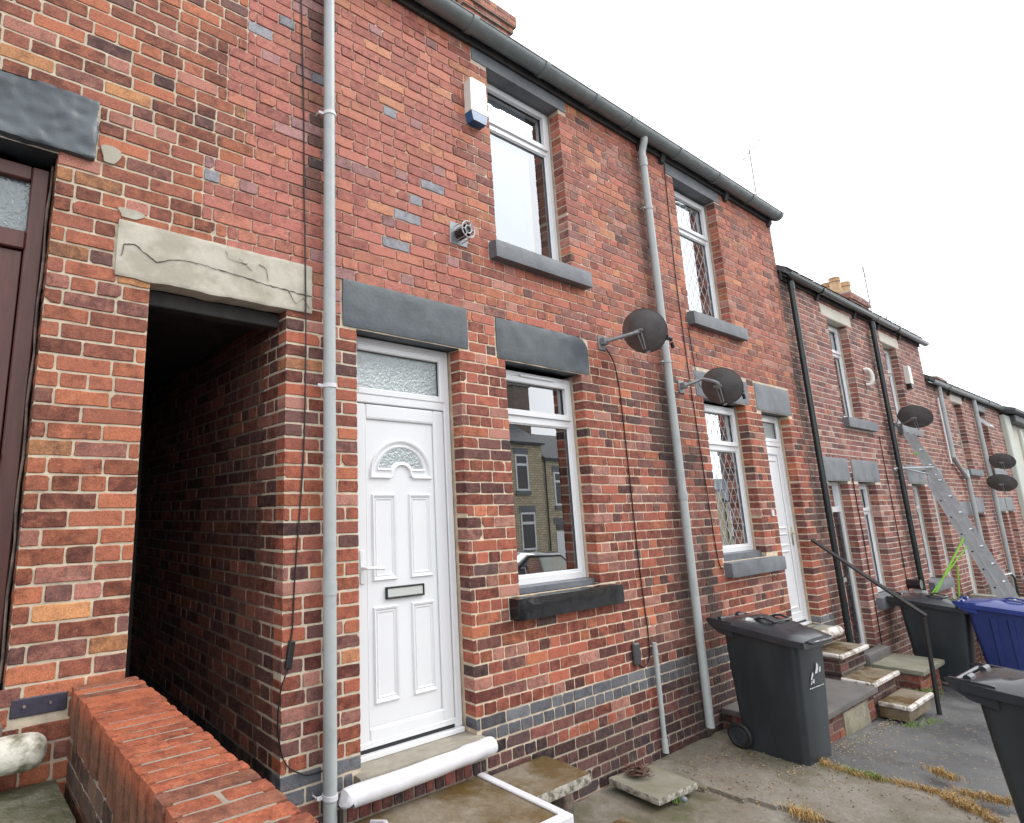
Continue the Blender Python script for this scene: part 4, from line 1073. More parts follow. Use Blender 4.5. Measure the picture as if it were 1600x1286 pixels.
t = empty('dish_cable', (6.2, 0, 1.5), 'black cable running down the wall left of the leaded windows', 'cable')
m = cable([(6.20, 5.8), (6.17, 5.17), (6.14, 4.4), (6.15, 3.7), (6.17, 3.09), (6.22, 2.18), (6.27, 1.50), (6.33, 1.38)], .005, ''); m.build('cable', M_cable, t)
m = cable([(6.27, 3.85), (6.30, 3.5), (6.34, 3.25), (6.36, 3.1, -.1)], .004, ''); m.build('cable', M_cable, t)
for xa, zt, zb, lb in ((11.95, 3.0, -.2, 'thin cable right of the first far upper window'), (10.42, 2.4, .0, 'thin cable between far door and window')):
    t = empty('wall_cable', (xa, 0, zb), lb, 'cable'); m = cable([(xa, zt), (xa + .02, (zt + zb) / 2), (xa, zb)], .006, ''); m.build('cable', M_cable, t)

# ------------------------------------------------------------------ ground
GX = [(-40, 4.0), (-6, 1.0), (-2, .62), (0, .32), (1.5, .08), (2.6, 0), (6.3, 0), (8, -.085), (10.2, -.23), (11, -.32), (16, -1.0), (24, -1.95), (34, -3.0), (60, -5.2), (90, -7.5), (200, -14)]
def gz(x, y=0):
    for (a, p), (b, q) in zip(GX, GX[1:]):
        if x <= b: return p + (q - p) * (x - a) / (b - a)
    return GX[-1][1]
xs = [-60, -40, -20, -12, -8, -6] + [-5 + .25 * i for i in range(0, 90)] + [18 + 2 * i for i in range(0, 12)] + [45, 60, 90, 130, 200]
ys = [-200, -90, -50, -30, -24, -18, -12, -8, -6, -5] + [-4.5 + .15 * i for i in range(0, 31)] + [.3, 4, 9, 20, 60]
vs = []; fs = []
for i, x in enumerate(xs):
    for j, y in enumerate(ys):
        n_ = .012 * nzv(x * .9, y * .9, 0) + .004 * nzv(x * 4, y * 4, 1) if (-5 < x < 18 and y > -5) else 0
        vs.append((x, y, gz(x) + n_ - .05 + (.0 if y > -14 else 0)))
ny = len(ys)
for i in range(len(xs) - 1):
    for j in range(ny - 1): fs.append((i * ny + j, (i + 1) * ny + j, (i + 1) * ny + j + 1, i * ny + j + 1))
mb = MB(); mb.add(vs, fs, 0, True); mb.build('ground', M_asph, kind='structure', label='wet grey asphalt forecourt sloping down the street')

# concrete apron in front of the near houses, irregular outline
def sheet(name, poly, z, mat, th=.05, sub=.12, label=None, nzamp=.006, kind='structure'):
    """flat slab with outline poly (CCW), top follows gz + z."""
    x0 = min(p[0] for p in poly); x1 = max(p[0] for p in poly); y0 = min(p[1] for p in poly); y1 = max(p[1] for p in poly)
    def inside(x, y):
        c = False; n = len(poly)
        for i in range(n):
            a, b = poly[i], poly[(i + 1) % n]
            if (a[1] > y) != (b[1] > y) and x < (b[0] - a[0]) * (y - a[1]) / (b[1] - a[1]) + a[0]: c = not c
        return c
    mb = MB(); ids = {}; vs = []; fs = []; nx = int((x1 - x0) / sub) + 1; ny = int((y1 - y0) / sub) + 1
    def vid(i, j):
        if (i, j) not in ids:
            x = x0 + (x1 - x0) * i / nx; y = y0 + (y1 - y0) * j / ny
            ids[(i, j)] = len(vs); vs.append((x + .03 * nzv(x * 5, y * 5, 3), y + .03 * nzv(x * 5, y * 5, 8), gz(x) + z + nzamp * nzv(x * 2.5, y * 2.5, 5)))
        return ids[(i, j)]
    edge = {}
    for i in range(nx):
        for j in range(ny):
            if inside(x0 + (x1 - x0) * (i + .5) / nx, y0 + (y1 - y0) * (j + .5) / ny):
                f = (vid(i, j), vid(i + 1, j), vid(i + 1, j + 1), vid(i, j + 1)); fs.append(f)
                for a, b in zip(f, f[1:] + f[:1]):
                    if (b, a) in edge: edge.pop((b, a))
                    else: edge[(a, b)] = 1
    nb = len(vs); low = {}
    for a, b in list(edge):
        for q in (a, b):
            if q not in low: low[q] = len(vs); vs.append((vs[q][0], vs[q][1], vs[q][2] - th))
        fs.append((b, a, low[a], low[b]))
    mb.add(vs, fs, 0, False); return mb.build(name, mat, kind=kind, label=label)
sheet('concrete_path', [(4.70, .0), (4.66, -.40), (4.82, -.95), (4.9, -1.6), (5.1, -2.6), (5.5, -3.2), (5.85, -2.2), (5.80, -1.75), (5.86, -1.4), (5.80, -.9), (5.95, -.62), (6.4, -.55), (6.9, .0)],   .004, M_concrete, .06, .06, 'stained mossy concrete apron')
sheet('lower_path', [(2.3, .0), (2.3, -3.0), (5.2, -3.0), (5.2, -1.6), (5.1, -.95), (4.95, -.42), (4.95, 0)], -.022, M_concrete, .03, .08, 'lower concrete by the wall')

# ------------------------------------------------------------------ steps and slabs
def slab(name, x0, x1, y0, y1, z0, z1, top, label, cat='slab', edge=None, parts=(), seed=1, rot=0, group=None, dz=(0, 0)):
    t = empty(name, ((x0 + x1) / 2, (y0 + y1) / 2, z0), label, cat, group)
    m = MB(); rough_box(m, x0, x1, y0, y1, z0, z1, (max(6, int((x1 - x0) / .035)), max(6, int((y1 - y0) / .035)), 3), .003, 11, .010, seed)
    o = m.build('slab_top', [top, edge] if edge else top, t)
    if edge:
        for p in o.data.polygons:
            if abs(p.normal.z) < .75: p.material_index = 1
    if rot: t.rotation_euler[2] = rot
    return t
# landing slab before the white door, painted edging, riser
la = slab('landing_slab', 1.93, 2.87, -.67, -.05, .325, .40, M_slab, 'wet brown landing slab with white painted edging below the white door', 'slab', M_slabedge, seed=3)
m = MB(); box(m, 2.828, 2.885, -.665, -.06, .398, .413, .005); box(m, 1.93, 2.885, -.72, -.665, .35, .413, .006)
m.build('painted_edge', M_white, la)
m = MB(); tube(m, [(2.0, -.12, .40), (2.03, -.2, .42), (1.98, -.35, .42)], .016, 8); m.build('painted_edge', M_white, la)
m = MB(); rough_box(m, 1.95, 2.84, -.66, -.05, -.04, .325, (20, 14, 8), .006, 9, .01, 4); m.build('base', M_riser, la)
s2 = slab('paving_slab', 2.89, 3.52, -.375, -.012, .285, .352, M_slab, 'brown stained slab bridging from landing to wall, propped on a stone', 'slab', M_slabedge, seed=5)
t = empty('prop_stone', (3.36, -.27, 0), 'upright stone propping up the brown slab', 'stone'); m = MB(); rough_box(m, 3.29, 3.39, -.34, -.22, -.01, .283, (6, 6, 10), .006, 10, .03, 6); m.build('stone', M_riser, t)
m = MB(); rough_box(m, 2.9, 3.25, -.33, -.06, -.01, .10, (8, 8, 4), .01, 8, .02, 7); m.build('rubble', M_riser, loc=(3.07, -.2, 0), label='loose rubble in the dark gap below the brown slab', cat='rubble')
slab('lower_slab', 2.9, 3.74, -1.05, -.42, .0, .065, M_slab, 'low mossy slab at foot of the landing', 'slab', M_slabedge, seed=8)
fl_ = slab('loose_flagstone', 4.14, 4.60, -.46, -.06, .02, .068, M_flag, 'loose pale flagstone lying by the wall', 'flagstone', M_slabedge, seed=9, rot=R_(-4))
# leaf bundle
m = MB(); rg = random.Random(3)
for i in range(120):
    a = rg.uniform(0, 2 * pi); l = rg.uniform(.03, .09); c = Vector((4.36 + rg.gauss(0, .05), -.16 + rg.gauss(0, .035), .085 + rg.uniform(0, .04))); d = Vector((cos(a), sin(a), rg.uniform(-.3, .5))) * l; s = Vector((-sin(a), cos(a), .2)) * rg.uniform(.004, .012)
    m.add([tuple(c - d * .5), tuple(c + s), tuple(c + d * .5), tuple(c - s)], [(0, 1, 2, 3)])
m.build('dead_leaves', M_leaf, kind='stuff', loc=(4.36, -.16, .07), label='curled dead brown leaves on the flagstone')
# weeds and dry grass
def tuft(name, pts, n, h, mat, label, spread=.05, seed=1, lean=.5):
    m = MB(); rg = random.Random(seed)
    for _ in range(n):
        k = rg.randrange(len(pts) - 1); t = rg.random(); a, b = pts[k], pts[k + 1]
        x = a[0] + (b[0] - a[0]) * t + rg.gauss(0, spread); y = a[1] + (b[1] - a[1]) * t + rg.gauss(0, spread)
        z = gz(x); A = rg.uniform(0, 2 * pi); hh = h * rg.uniform(.4, 1.2); ln = rg.uniform(.3, 1.6) * lean
        d = Vector((cos(A), sin(A), 0)); s = Vector((-sin(A), cos(A), 0)) * rg.uniform(.0012, .003)
        p0 = Vector((x, y, z - .005)); p1 = p0 + d * hh * ln * .4 + Vector((0, 0, hh * .7)); p2 = p0 + d * hh * ln * 1.1 + Vector((0, 0, hh * .85))
        m.add([tuple(p0 - s), tuple(p0 + s), tuple(p1 + s), tuple(p1 - s), tuple(p2)], [(0, 1, 2, 3), (3, 2, 4)])
    m.build(name, mat, kind='stuff', loc=(pts[0][0], pts[0][1], 0), label=label)
GL = [(5.90, -.72), (5.80, -.85), (5.78, -1.05), (5.84, -1.26), (5.86, -1.43), (5.87, -1.57), (5.74, -1.72), (5.6, -1.82)]
tuft('dry_grass', GL, 1700, .040, M_dry, 'dry orange grass along the joint between concrete and asphalt', .028, 3)
tuft('dry_grass', [(5.70, -1.70), (5.76, -1.62), (5.82, -1.56)], 600, .05, M_dry, 'thick end of the dry grass line near the black bin', .03, 4)
tuft('dry_grass', [(6.34, -1.36), (6.22, -1.50)], 320, .045, M_dry, 'dry grass tuft alone on the asphalt', .03, 5)
tuft('dry_grass', [(5.97, -1.56), (6.02, -1.70), (6.05, -1.82)], 420, .045, M_dry, 'dry grass beside the near right bin', .03, 6)
tuft('dry_grass', [(4.80, -.98), (4.79, -1.12)], 300, .05, M_dry, 'dry yellow grass tuft in front of the concrete', .03, 7)
tuft('green_weed', [(5.80, -.98), (5.82, -1.12), (5.8, -1.2)], 160, .055, M_grn, 'green weeds among the dry grass', .02, 8)
tuft('green_weed', [(4.33, -.44), (4.36, -.47)], 60, .05, M_grn, 'small weed at the corner of the flagstone', .015, 9)
tuft('green_weed', [(9.3, -.62), (9.7, -.6)], 300, .06, M_grn, 'yellow green weeds by the brick step', .06, 10)
tuft('green_weed', [(7.55, -.92), (7.8, -.98), (8.1, -1.0)], 160, .04, M_grn, 'small weeds at foot of the white edged steps', .03, 11)
# grit and leaf litter
m = MB(); rg = random.Random(9)
for _ in range(2600):
    if rg.random() < .45: x, y = rg.uniform(4.6, 6.6), -abs(rg.gauss(0, .7)) - .1
    elif rg.random() < .5: x, y = rg.gauss(7.0, .9), -.70 - abs(rg.gauss(0, .09))
    else: x, y = rg.uniform(5.5, 8.8), rg.uniform(-2.2, -.9)
    s = rg.uniform(.002, .009); z = gz(x) + (.008 if x < 5.85 else -.020); a = rg.uniform(0, 6)
    q = [(x + s * cos(a + k * 2 * pi / 5) * rg.uniform(.6, 1.2), y + s * sin(a + k * 2 * pi / 5) * rg.uniform(.6, 1.2), z) for k in range(5)]
    m.add(q + [(x, y, z + s * .7)], [(i, (i + 1) % 5, 5) for i in range(5)], rg.choice((0, 0, 1, 2)))
m.build('grit', [M_flag, M_dry, M_leaf], kind='stuff', loc=(6, -1, 0), label='scattered grit, chips and leaf litter on the ground')
m = MB(); rough_box(m, 4.30, 4.345, -.53, -.49, .02, .055, (5, 5, 5), .003, 20, .018, 4); m.build('pebble', M_grey, loc=(4.32, -.51, .02), label='round grey pebble near the corner of the flagstone', cat='pebble')

# dwarf wall with brick on edge coping
dw = empty('dwarf_wall', (.66, -1.2, 0), 'low red brick dividing wall with brick on edge coping between steps and passage', 'wall')
mb = MB()
zc_ = lambda x, z: ('grime', .012, (.34, .30, .24))
brickwork(mb, -2.4, -.012, .0, 1.10, (), M=lambda u, d, z: (.535 + d, u, z), flip=True, zone=zc_, seed=71, X=lambda u: 3)
brickwork(mb, -2.4, -.012, .0, 1.10, (), M=lambda u, d, z: (.775 - d, u, z), zone=zc_, seed=72, X=lambda u: 3)
mb.build('wall', [M_brick, M_mortar], dw, hasc=True)
mb = MB(); rg = random.Random(8); y = -.012; i = 0
box(mb, .552, .768, -2.42, -.014, 1.08, 1.2818, .004, 1, (.32, .27, .215, .5))
while y > -2.4:
    w = rg.uniform(.058, .074); col = pick(rg, PAL['coping']); ya = y - w
    sp = [(.528, .800)] if rg.random() < .84 else [(.528, .66), (.668, .800)]
    for xa, xb in sp:
        st = len(mb.v)
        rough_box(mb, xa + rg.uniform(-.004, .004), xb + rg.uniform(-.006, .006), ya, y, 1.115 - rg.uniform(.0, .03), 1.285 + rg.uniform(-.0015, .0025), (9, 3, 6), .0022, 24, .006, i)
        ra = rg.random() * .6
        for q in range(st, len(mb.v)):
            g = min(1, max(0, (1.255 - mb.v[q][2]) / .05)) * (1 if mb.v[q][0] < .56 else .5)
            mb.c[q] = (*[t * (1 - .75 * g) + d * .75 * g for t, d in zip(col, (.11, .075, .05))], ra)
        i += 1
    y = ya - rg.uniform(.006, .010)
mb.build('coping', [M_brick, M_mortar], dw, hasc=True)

# steps of the leaded window house
st = empty('entrance_steps', (8.2, -.45, 0), 'three brick steps with white painted edges climbing to the narrow white door', 'steps')
def tread(x0, x1, y0, y1, zt, th=.05, seed=1, left=True):
    m = MB(); rough_box(m, x0, x1, y0, y1, zt - th, zt, (16, 8, 2), .003, 12, .008, seed); o = m.build('tread', M_slab, st)
    m = MB(); box(m, x0 - .02, x1 + .01, y0 - .028, y0 + .012, zt - .038, zt + .006, .010)
    if left: box(m, x0 - .026, x0 + .012, y0 + .012, y1, zt - .036, zt + .006, .010)
    m.build('painted_edge', M_oldwhite, o)
tread(7.98, 8.78, -.33, -.05, .40, .06, 1); tread(7.85, 8.62, -.61, -.345, .20, .05, 2); tread(7.87, 8.62, -.86, -.625, .035, .14, 3)
mb = MB(); zr = lambda x, z: ('plinth', .012, (.34, .29, .23))
brickwork(mb, 8.0, 8.76, .20, .34, (), M=lambda u, d, z: (u, -.31 + d, z), zone=zr, seed=81, X=lambda u: 4.5); brickwork(mb, -.31, -.01, .18, .34, (), M=lambda u, d, z: (8.0 + d, u, z), flip=True, zone=zr, seed=82, X=lambda u: 4.5)
brickwork(mb, 7.87, 8.6, -.02, .15, (), M=lambda u, d, z: (u, -.59 + d, z), zone=zr, seed=83, X=lambda u: 4.5)
mb.build('riser', [M_brick, M_mortar], st, hasc=True)
mb = MB(); box(mb, 8.02, 8.74, -.29, 0, -.2, .34, 0); box(mb, 7.89, 8.58, -.57, -.30, -.2, .15, 0); mb.build('core', M_riser, st)
pf = empty('raised_platform', (6.9, -.33, 0), 'low tarmac topped platform with brick front and iron air grille behind the near bin', 'platform')
mb = MB(); rough_box(mb, 5.98, 7.82, -.66, -.0, .135, .185, (50, 18, 2), .003, 8, .01, 3); mb.build('topping', M_flag2, pf)
mb = MB(); zr = lambda x, z: ('low', .012, (.34, .29, .23))
brickwork(mb, 6.0, 7.80, -.12, .135, [(6.42, 6.56, -.02, .12, 0), (6.95, 7.6, -.12, .10, 0)], M=lambda u, d, z: (u, -.615 + d, z), zone=zr, seed=85, X=lambda u: 4.5, ends=(1, 1)); brickwork(mb, -.615, 0, -.1, .135, (), M=lambda u, d, z: (6.0 + d, u, z), flip=True, zone=zr, seed=86, X=lambda u: 4.5)
mb.build('wall', [M_brick, M_mortar], pf, hasc=True)
mb = MB(); rough_box(mb, 6.95, 7.6, -.625, -.60, -.12, .10, (26, 2, 8), .006, 9, .01, 5); mb.build('render_patch', concrete_mat('patchy_render', (.42, .38, .26), (.27, .25, .2), (.14, .12, .07), (.5, .7)), pf)
mb = MB(); box(mb, 6.425, 6.555, -.618, -.60, -.015, .115, .002)
for i in range(4): box(mb, 6.43, 6.55, -.632, -.612, .0 + i * .03, .012 + i * .03, .002)
mb.build('air_grille', simple('rusty_iron', (.22, .07, .05), .6), pf)
# handrail
hr = empty('handrail', (8.7, -.9, -.1), 'black iron handrail sloping down from the wall to a post beside the steps', 'handrail')
mb = MB(); tube(mb, [(8.66, -.0, 1.565), (8.67, -.45, 1.19), (8.68, -.935, .80)], .022, 4); mb.build('rail', M_iron, hr)
mb = MB(); cyl(mb, (8.70, -.91, .81), (8.70, -.885, -.20), .021, n=4, smooth=False); mb.build('post', M_iron, hr)
# step before the black door
bs = empty('entrance_step', (9.9, -.4, -.2), 'pale stone slab step on brick base beside the handrail', 'step')
mb = MB(); rough_box(mb, 9.50, 10.42, -.62, -.12, .0, .055, (26, 14, 2), .004, 9, .012, 3); mb.build('slab_top', M_flag, bs)
mb = MB(); brickwork(mb, 9.55, 10.35, -.3, .0, (), M=lambda u, d, z: (u, -.56 + d, z), zone=zr, near=False, seed=91, ends=(1, 1), X=lambda u: 4.5); brickwork(mb, -.56, 0, -.3, .0, (), M=lambda u, d, z: (9.55 + d, u, z), flip=True, zone=zr, near=False, seed=92, X=lambda u: 4.5); mb.build('base', [M_brick, M_mortar], bs, hasc=True)
mb = MB(); rough_box(mb, 9.47, 10.3, -.14, -.01, -.02, .16, (20, 5, 6), .006, 9, .03, 4); mb.build('kerb_stone', M_flag2, bs)

# ------------------------------------------------------------------ wheelie bins
def wheelie(label, mat, lid, h=.93, wb=.44, db=.48, wt=.54, dt=.66, prints=False, ribs=False, dirt=True):
    """local frame: origin at ground centre, front toward -y, hinge and wheels toward +y."""
    t = empty('wheelie_bin', (0, 0, 0), label, 'wheelie bin', 'wheelie bins on the forecourt')
    def ring(w, d, z, yo, rc=.05, n=5):
        P = []
        for cx, cy, a0 in ((w / 2 - rc, -d / 2 + rc, -90), (w / 2 - rc, d / 2 - rc, 0), (-w / 2 + rc, d / 2 - rc, 90), (-w / 2 + rc, -d / 2 + rc, 180)):
            for i in range(n):
                a = R_(a0 + 90 * i / (n - 1)); P.append((cx + rc * cos(a), cy + yo + rc * sin(a), z))
        return P
    m = MB(); st = []
    zf = h - .07; prof = [(0, 0), (.03, .01), (.35, .36), (.7, .72), (.9, .90), (.985, 1.0)]
    for q, k in prof: st.append(ring(wb + (wt - wb) * k, db + (dt - db) * k, q * zf, 0 + .00 * k))
    st.append(ring(wt + .03, dt + .03, zf * .99, 0)); st.append(ring(wt + .035, dt + .035, zf + .012, 0)); st.append(ring(wt - .01, dt - .01, zf + .014, 0))
    n = len(st[0]); vs = [p for r in st for p in r]; fs = []
    # sloped top: raise toward hinge
    vs = [(x, y, z + max(0, (z - zf * .85)) / (zf * .17) * .075 * (y + dt / 2) / dt if z > zf * .85 else z) for x, y, z in vs]
    for k in range(len(st) - 1):
        for i in range(n):
            j = (i + 1) % n; fs.append((k * n + i, k * n + j, (k + 1) * n + j, (k + 1) * n + i))
    fs.append(tuple(range(n))[::-1])
    m.add(vs, fs, 0, True)
    body = m.build('body', mat, t)
    if ribs:
        for i in range(3):
            m = MB(); x = -wt / 2; yy = -.17 + i * .15
            m.add([(-wb / 2 - .002, yy, .08), (-wb / 2 - .002, yy + .05, .08), (-wt / 2 - .012, yy + .07, zf * .93), (-wt / 2 - .012, yy - .01, zf * .93)], [(0, 1, 2, 3)]); 
            vs2 = [(-wb / 2 + .02, yy - .01, .08), (-wb / 2 - .014, yy + .01, .08), (-wb / 2 - .014, yy + .04, .08), (-wb / 2 + .02, yy + .06, .08), (-wt / 2 + .02, yy - .02, zf * .93), (-wt / 2 - .014, yy, zf * .93), (-wt / 2 - .014, yy + .05, zf * .93), (-wt / 2 + .02, yy + .07, zf * .93)]
            m = MB(); m.add(vs2, [(0, 1, 5, 4), (1, 2, 6, 5), (2, 3, 7, 6), (4, 5, 6, 7), (0, 3, 2, 1)], 0, False, flip=True); m.build('rib', mat, body)
    # lid
    m = MB(); L = []
    W = wt + .06; yb, yf = dt / 2 + .05, -dt / 2 - .06
    ny = 16; nx = 12
    def lz(u, v):                       # u across -1..1, v 0 back .. 1 front
        base = zf + .085 - .078 * v
        dome = .055 * (1 - abs(u) ** 4) * (1 - (abs(v - .52) / .52) ** 4)
        ridge = .018 * (1 if abs(u) < .62 and .28 < v < .74 else 0) * 1
        return base + .012 + dome + ridge
    vs = []; fs = []
    for j in range(ny + 1):
        v = j / ny
        for i in range(nx + 1):
            u = -1 + 2 * i / nx; tap = 1 - .10 * max(0, v - .85) / .15
            vs.append((u * W / 2 * tap, yb + (yf - yb) * v, lz(u, v)))
    b = len(vs)
    for j in range(ny + 1):
        v = j / ny
        for i in range(nx + 1):
            x, y, z = vs[j * (nx + 1) + i]; vs.append((x, y, zf + .085 - .078 * v - .040 if (i in (0, nx) or j in (0, ny)) else z - .012))
    for j in range(ny):
        for i in range(nx):
            q = j * (nx + 1) + i; f = (q, q + nx + 1, q + nx + 2, q + 1); fs.append(f); fs.append(tuple(b + k for k in f[::-1]))
    per = [i for i in range(nx + 1)] + [j * (nx + 1) + nx for j in range(1, ny + 1)] + [ny * (nx + 1) + i for i in range(nx - 1, -1, -1)] + [j * (nx + 1) for j in range(ny - 1, 0, -1)]
    for a, c in zip(per, per[1:] + per[:1]): fs.append((a, c, b + c, b + a))
    m.add(vs, fs, 0, True)
    box(m, -W * .33, W * .33, yf - .035, yf + .03, zf + .002, zf + .022, .008)
    ld = m.build('lid', lid, t)
    m = MB(); 
    for s in (-.14, .14):
        tube(m, smoothpath([(s, dt * .10, zf + .125), (s, -dt * .02, zf + .15), (s, -dt * .16, zf + .13)], 4), .010, 8)
    tube(m, smoothpath([(-.14, -dt * .16, zf + .125), (-.07, -dt * .2, zf + .135), (.07, -dt * .2, zf + .135), (.14, -dt * .16, zf + .125)], 4), .010, 8); m.build('lid_grip', lid, ld)
    # hinge, side cheeks that curl back under the handle
    m = MB()
    for s in (-1, 1):
        poly = [(dt / 2 - .10, zf - .03), (dt / 2 + .02, zf + .0), (dt / 2 + .09, zf + .05), (dt / 2 + .125, zf + .10), (dt / 2 + .10, zf + .115), (dt / 2 - .10, zf + .10)]
        x = s * (wt / 2 + .005); prism(m, poly, x - .012, x + .012, 'x')
    cyl(m, (-wt / 2, dt / 2 + .085, zf + .085), (wt / 2, dt / 2 + .085, zf + .085), .017, n=14)
    m.build('handle_bar', lid, t)
    for s in (-1, 1):
        m = MB(); cyl(m, (s * wt * .30 - .05, dt / 2 + .035, zf + .105), (s * wt * .30 + .05, dt / 2 + .035, zf + .105), .019, n=14); m.build('hinge', lid, t)
    m = MB(); cyl(m, (-wt / 2, db / 2 + .0, .10), (wt / 2, db / 2 + .0, .10), .011, n=10); m.build('axle', M_galv, t)
    for s in (-1, 1):
        x = s * (wb / 2 + .035); m = MB(); tube(m, [(x, db / 2 + .082 * cos(a), .10 + .082 * sin(a)) for a in [2 * pi * i / 28 for i in range(28)]], .019, 10, closed=True)
        wl = m.build('wheel', M_rubber, t)
        m = MB(); cyl(m, (x - .012, db / 2, .10), (x + .012, db / 2, .10), .068, n=24); cyl(m, (x - .02, db / 2, .10), (x + .02, db / 2, .10), .022, n=14)
        tube(m, [(x + s * .013, db / 2 + .055 * cos(a), .10 + .055 * sin(a)) for a in [2 * pi * i / 24 for i in range(24)]], .004, 6, closed=True); m.build('hub', M_bin, wl)
    if prints:
        m = MB()                        # printed mark and line of small text-like strokes on the front, follows the taper
        sl = (dt - db) / 2 / zf
        def fp(x, z): return (.025 + x * .85, -db / 2 - sl * (.54 + (z - .49) * .62) - .010, .54 + (z - .49) * .62)
        def pq(pts): m.add([fp(x, z) for x, z in pts], [tuple(range(len(pts)))])
        pq([(-.02, .66), (.03, .66), (.055, .70), (.06, .76), (.03, .79), (.02, .74), (-.0, .70)]); pq([(.065, .66), (.10, .67), (.11, .73), (.08, .72)])
        pq([(-.11, .60), (-.085, .60), (-.05, .66), (-.065, .69), (-.09, .65)]); pq([(-.08, .56), (-.05, .55), (-.04, .60), (-.065, .60)]); pq([(-.12, .545), (-.10, .545), (-.085, .585), (-.10, .59)])
        rg = random.Random(2); x = -.15
        while x < .13:
            w_ = rg.uniform(.010, .020); pq([(x, .495), (x + w_, .495), (x + w_, .495 + rg.uniform(.010, .016)), (x, .507)]); x += w_ + rg.choice((.004, .004, .012))
        m.build('printed_mark', M_print, body)
    return t
b1 = wheelie('dark grey wheelie bin with white print standing by the grey drainpipe', M_bin, M_binlid, .97, .44, .48, .50, .57, prints=True)
b1.location = (5.885, -.555, .004); b1.rotation_euler = (0, 0, R_(-3))
b4 = wheelie('black wheelie bin cut off by the right edge of the picture', M_bin, M_binlid, .96, .46, .52, .56, .70)
b4.location = (5.36, -2.30, -.05); b4.rotation_euler = (0, 0, R_(-2))
b2 = wheelie('dark grey wheelie bin behind the handrail post', M_bin, M_binlid, .98, .46, .50, .56, .66); b2.location = (10.98, -.50, -.29); b2.rotation_euler = (0, 0, R_(4))
b3 = wheelie('blue wheelie bin beside the far dark bin', M_blue, M_bluelid, .99, .46, .54, .58, .76, ribs=True); b3.location = (11.0, -1.22, -.29); b3.rotation_euler = (0, 0, R_(4))

# ------------------------------------------------------------------ ladder
ld = empty('extension_ladder', (13.2, -1.2, -.7), 'aluminium extension ladder leaning on the far house wall', 'ladder')
A = Vector((0, -1.22, -.72)); B = Vector((0, -.02, 3.10)); d_ = (B - A); L_ = d_.length; d_ = d_.normalized(); nrm = Vector((0, -d_.z, d_.y)).normalized()
def stile(x, off, s0, s1, name='stile'):
    m = MB()
    def M(a, b, c): p = A + d_ * c + nrm * b; return (a, p.y, p.z)
    box(m, x - .012, x + .012, off - .036, off + .036, s0, s1, .003, M=M); box(m, x - .016, x - .012, off - .04, off - .030, s0, s1, .001, M=M); box(m, x - .016, x - .012, off + .030, off + .04, s0, s1, .001, M=M)
    o = m.build(name, M_alu, ld)
    m = MB(); s = s0 + .15
    while s < s1 - .05:
        p = A + d_ * s + nrm * off; cyl(m, (x - .0155, p.y, p.z), (x - .012, p.y, p.z), .013, n=10); s += .27
    m.build('rung_end', M_black, o)
for off, s0, s1, w in ((0, .0, 3.15, .40), (.08, .05, L_, .36)):
    for sx in (0, 1): stile(13.0 + (.02 if off else 0) + sx * w, off, s0, s1)
    s = s0 + .15
    while s < s1 - .05:
        m = MB(); p = A + d_ * s + nrm * off; cyl(m, (13.0, p.y, p.z), (13.0 + w, p.y, p.z), .014, n=8); m.build('rung', M_alu, ld); s += .27
m = MB(); p = A + d_ * 3.2
tube(m, smoothpath([(12.35, -.01, 2.50), (12.5, -.06, 2.52), (13.2, p.y - .05, p.z + .08), (13.9, -.06, 2.52), (14.0, -.01, 2.5)], 5), .016, 8); tube(m, [(13.0, p.y - .1, p.z + .2), (12.45, -.05, 2.52)], .012, 8); m.build('stand_off', M_alu, ld)
m = MB(); p1 = A + d_ * 2.25; p2 = A + d_ * 1.5
tube(m, [(12.97, p1.y, p1.z), (12.6, -.08, .45)], .015, 8); tube(m, [(12.97, p1.y - .02, p1.z - .12), (12.62, -.12, .6)], .010, 8); tube(m, [(12.9, p2.y + .35, p2.z + .3), (12.98, -.30, .05)], .011, 8); m.build('stay', M_lime, ld, label='lime green ladder stay')
m = MB(); p = A + d_ * (L_ - .35); tube(m, [(12.98, p.y - .05, p.z), (13.35, p.y - .05, p.z - .05)], .02, 6); m.build('strap', M_lime, ld)

# garden wall and rail beyond the bins
gw = empty('garden_wall', (15.4, -1.2, -1.2), 'low brick garden wall with pale coping beyond the blue bin', 'wall')
mb = MB(); brickwork(mb, -3.0, -.01, -1.6, .26, (), M=lambda u, d, z: (15.3 + d, u, z), flip=True, zone=zone_far, near=False, seed=95, X=lambda u: 14); box(mb, 15.32, 15.5, -3.0, -.01, -1.6, .25, 0, 1, (.35, .3, .25, .5)); mb.build('wall', [M_brick, M_mortar], gw, hasc=True)
mb = MB(); y = -3.02
while y < -.1: rough_box(mb, 15.26, 15.54, y, y + .59, .262, .335, (4, 8, 2), .003, 9, .01, int(y * 9)); y += .6
mb.build('coping', M_flag, gw)
t = empty('handrail', (16.2, -.4, -.5), 'thin black railing beyond the garden wall', 'handrail')
m = MB(); tube(m, [(15.7, -.35, .63), (17.0, -.35, .60), (17.2, -.35, .50), (17.25, -.35, -.9)], .02, 6); m.build('rail', M_gloss, t)
t = empty('wall_vent', (11.9, 0, .7), 'black flue fitting with silver pipe low on the far wall', 'flue'); m = MB(); cyl(m, (12.0, -.16, .78), (12.0, 0, .78), .07, n=16); m.build('terminal', M_gloss, t); m = MB(); cyl(m, (12.05, -.2, .66), (12.05, -.05, .66), .035, n=12); m.build('pipe', M_alu, t)

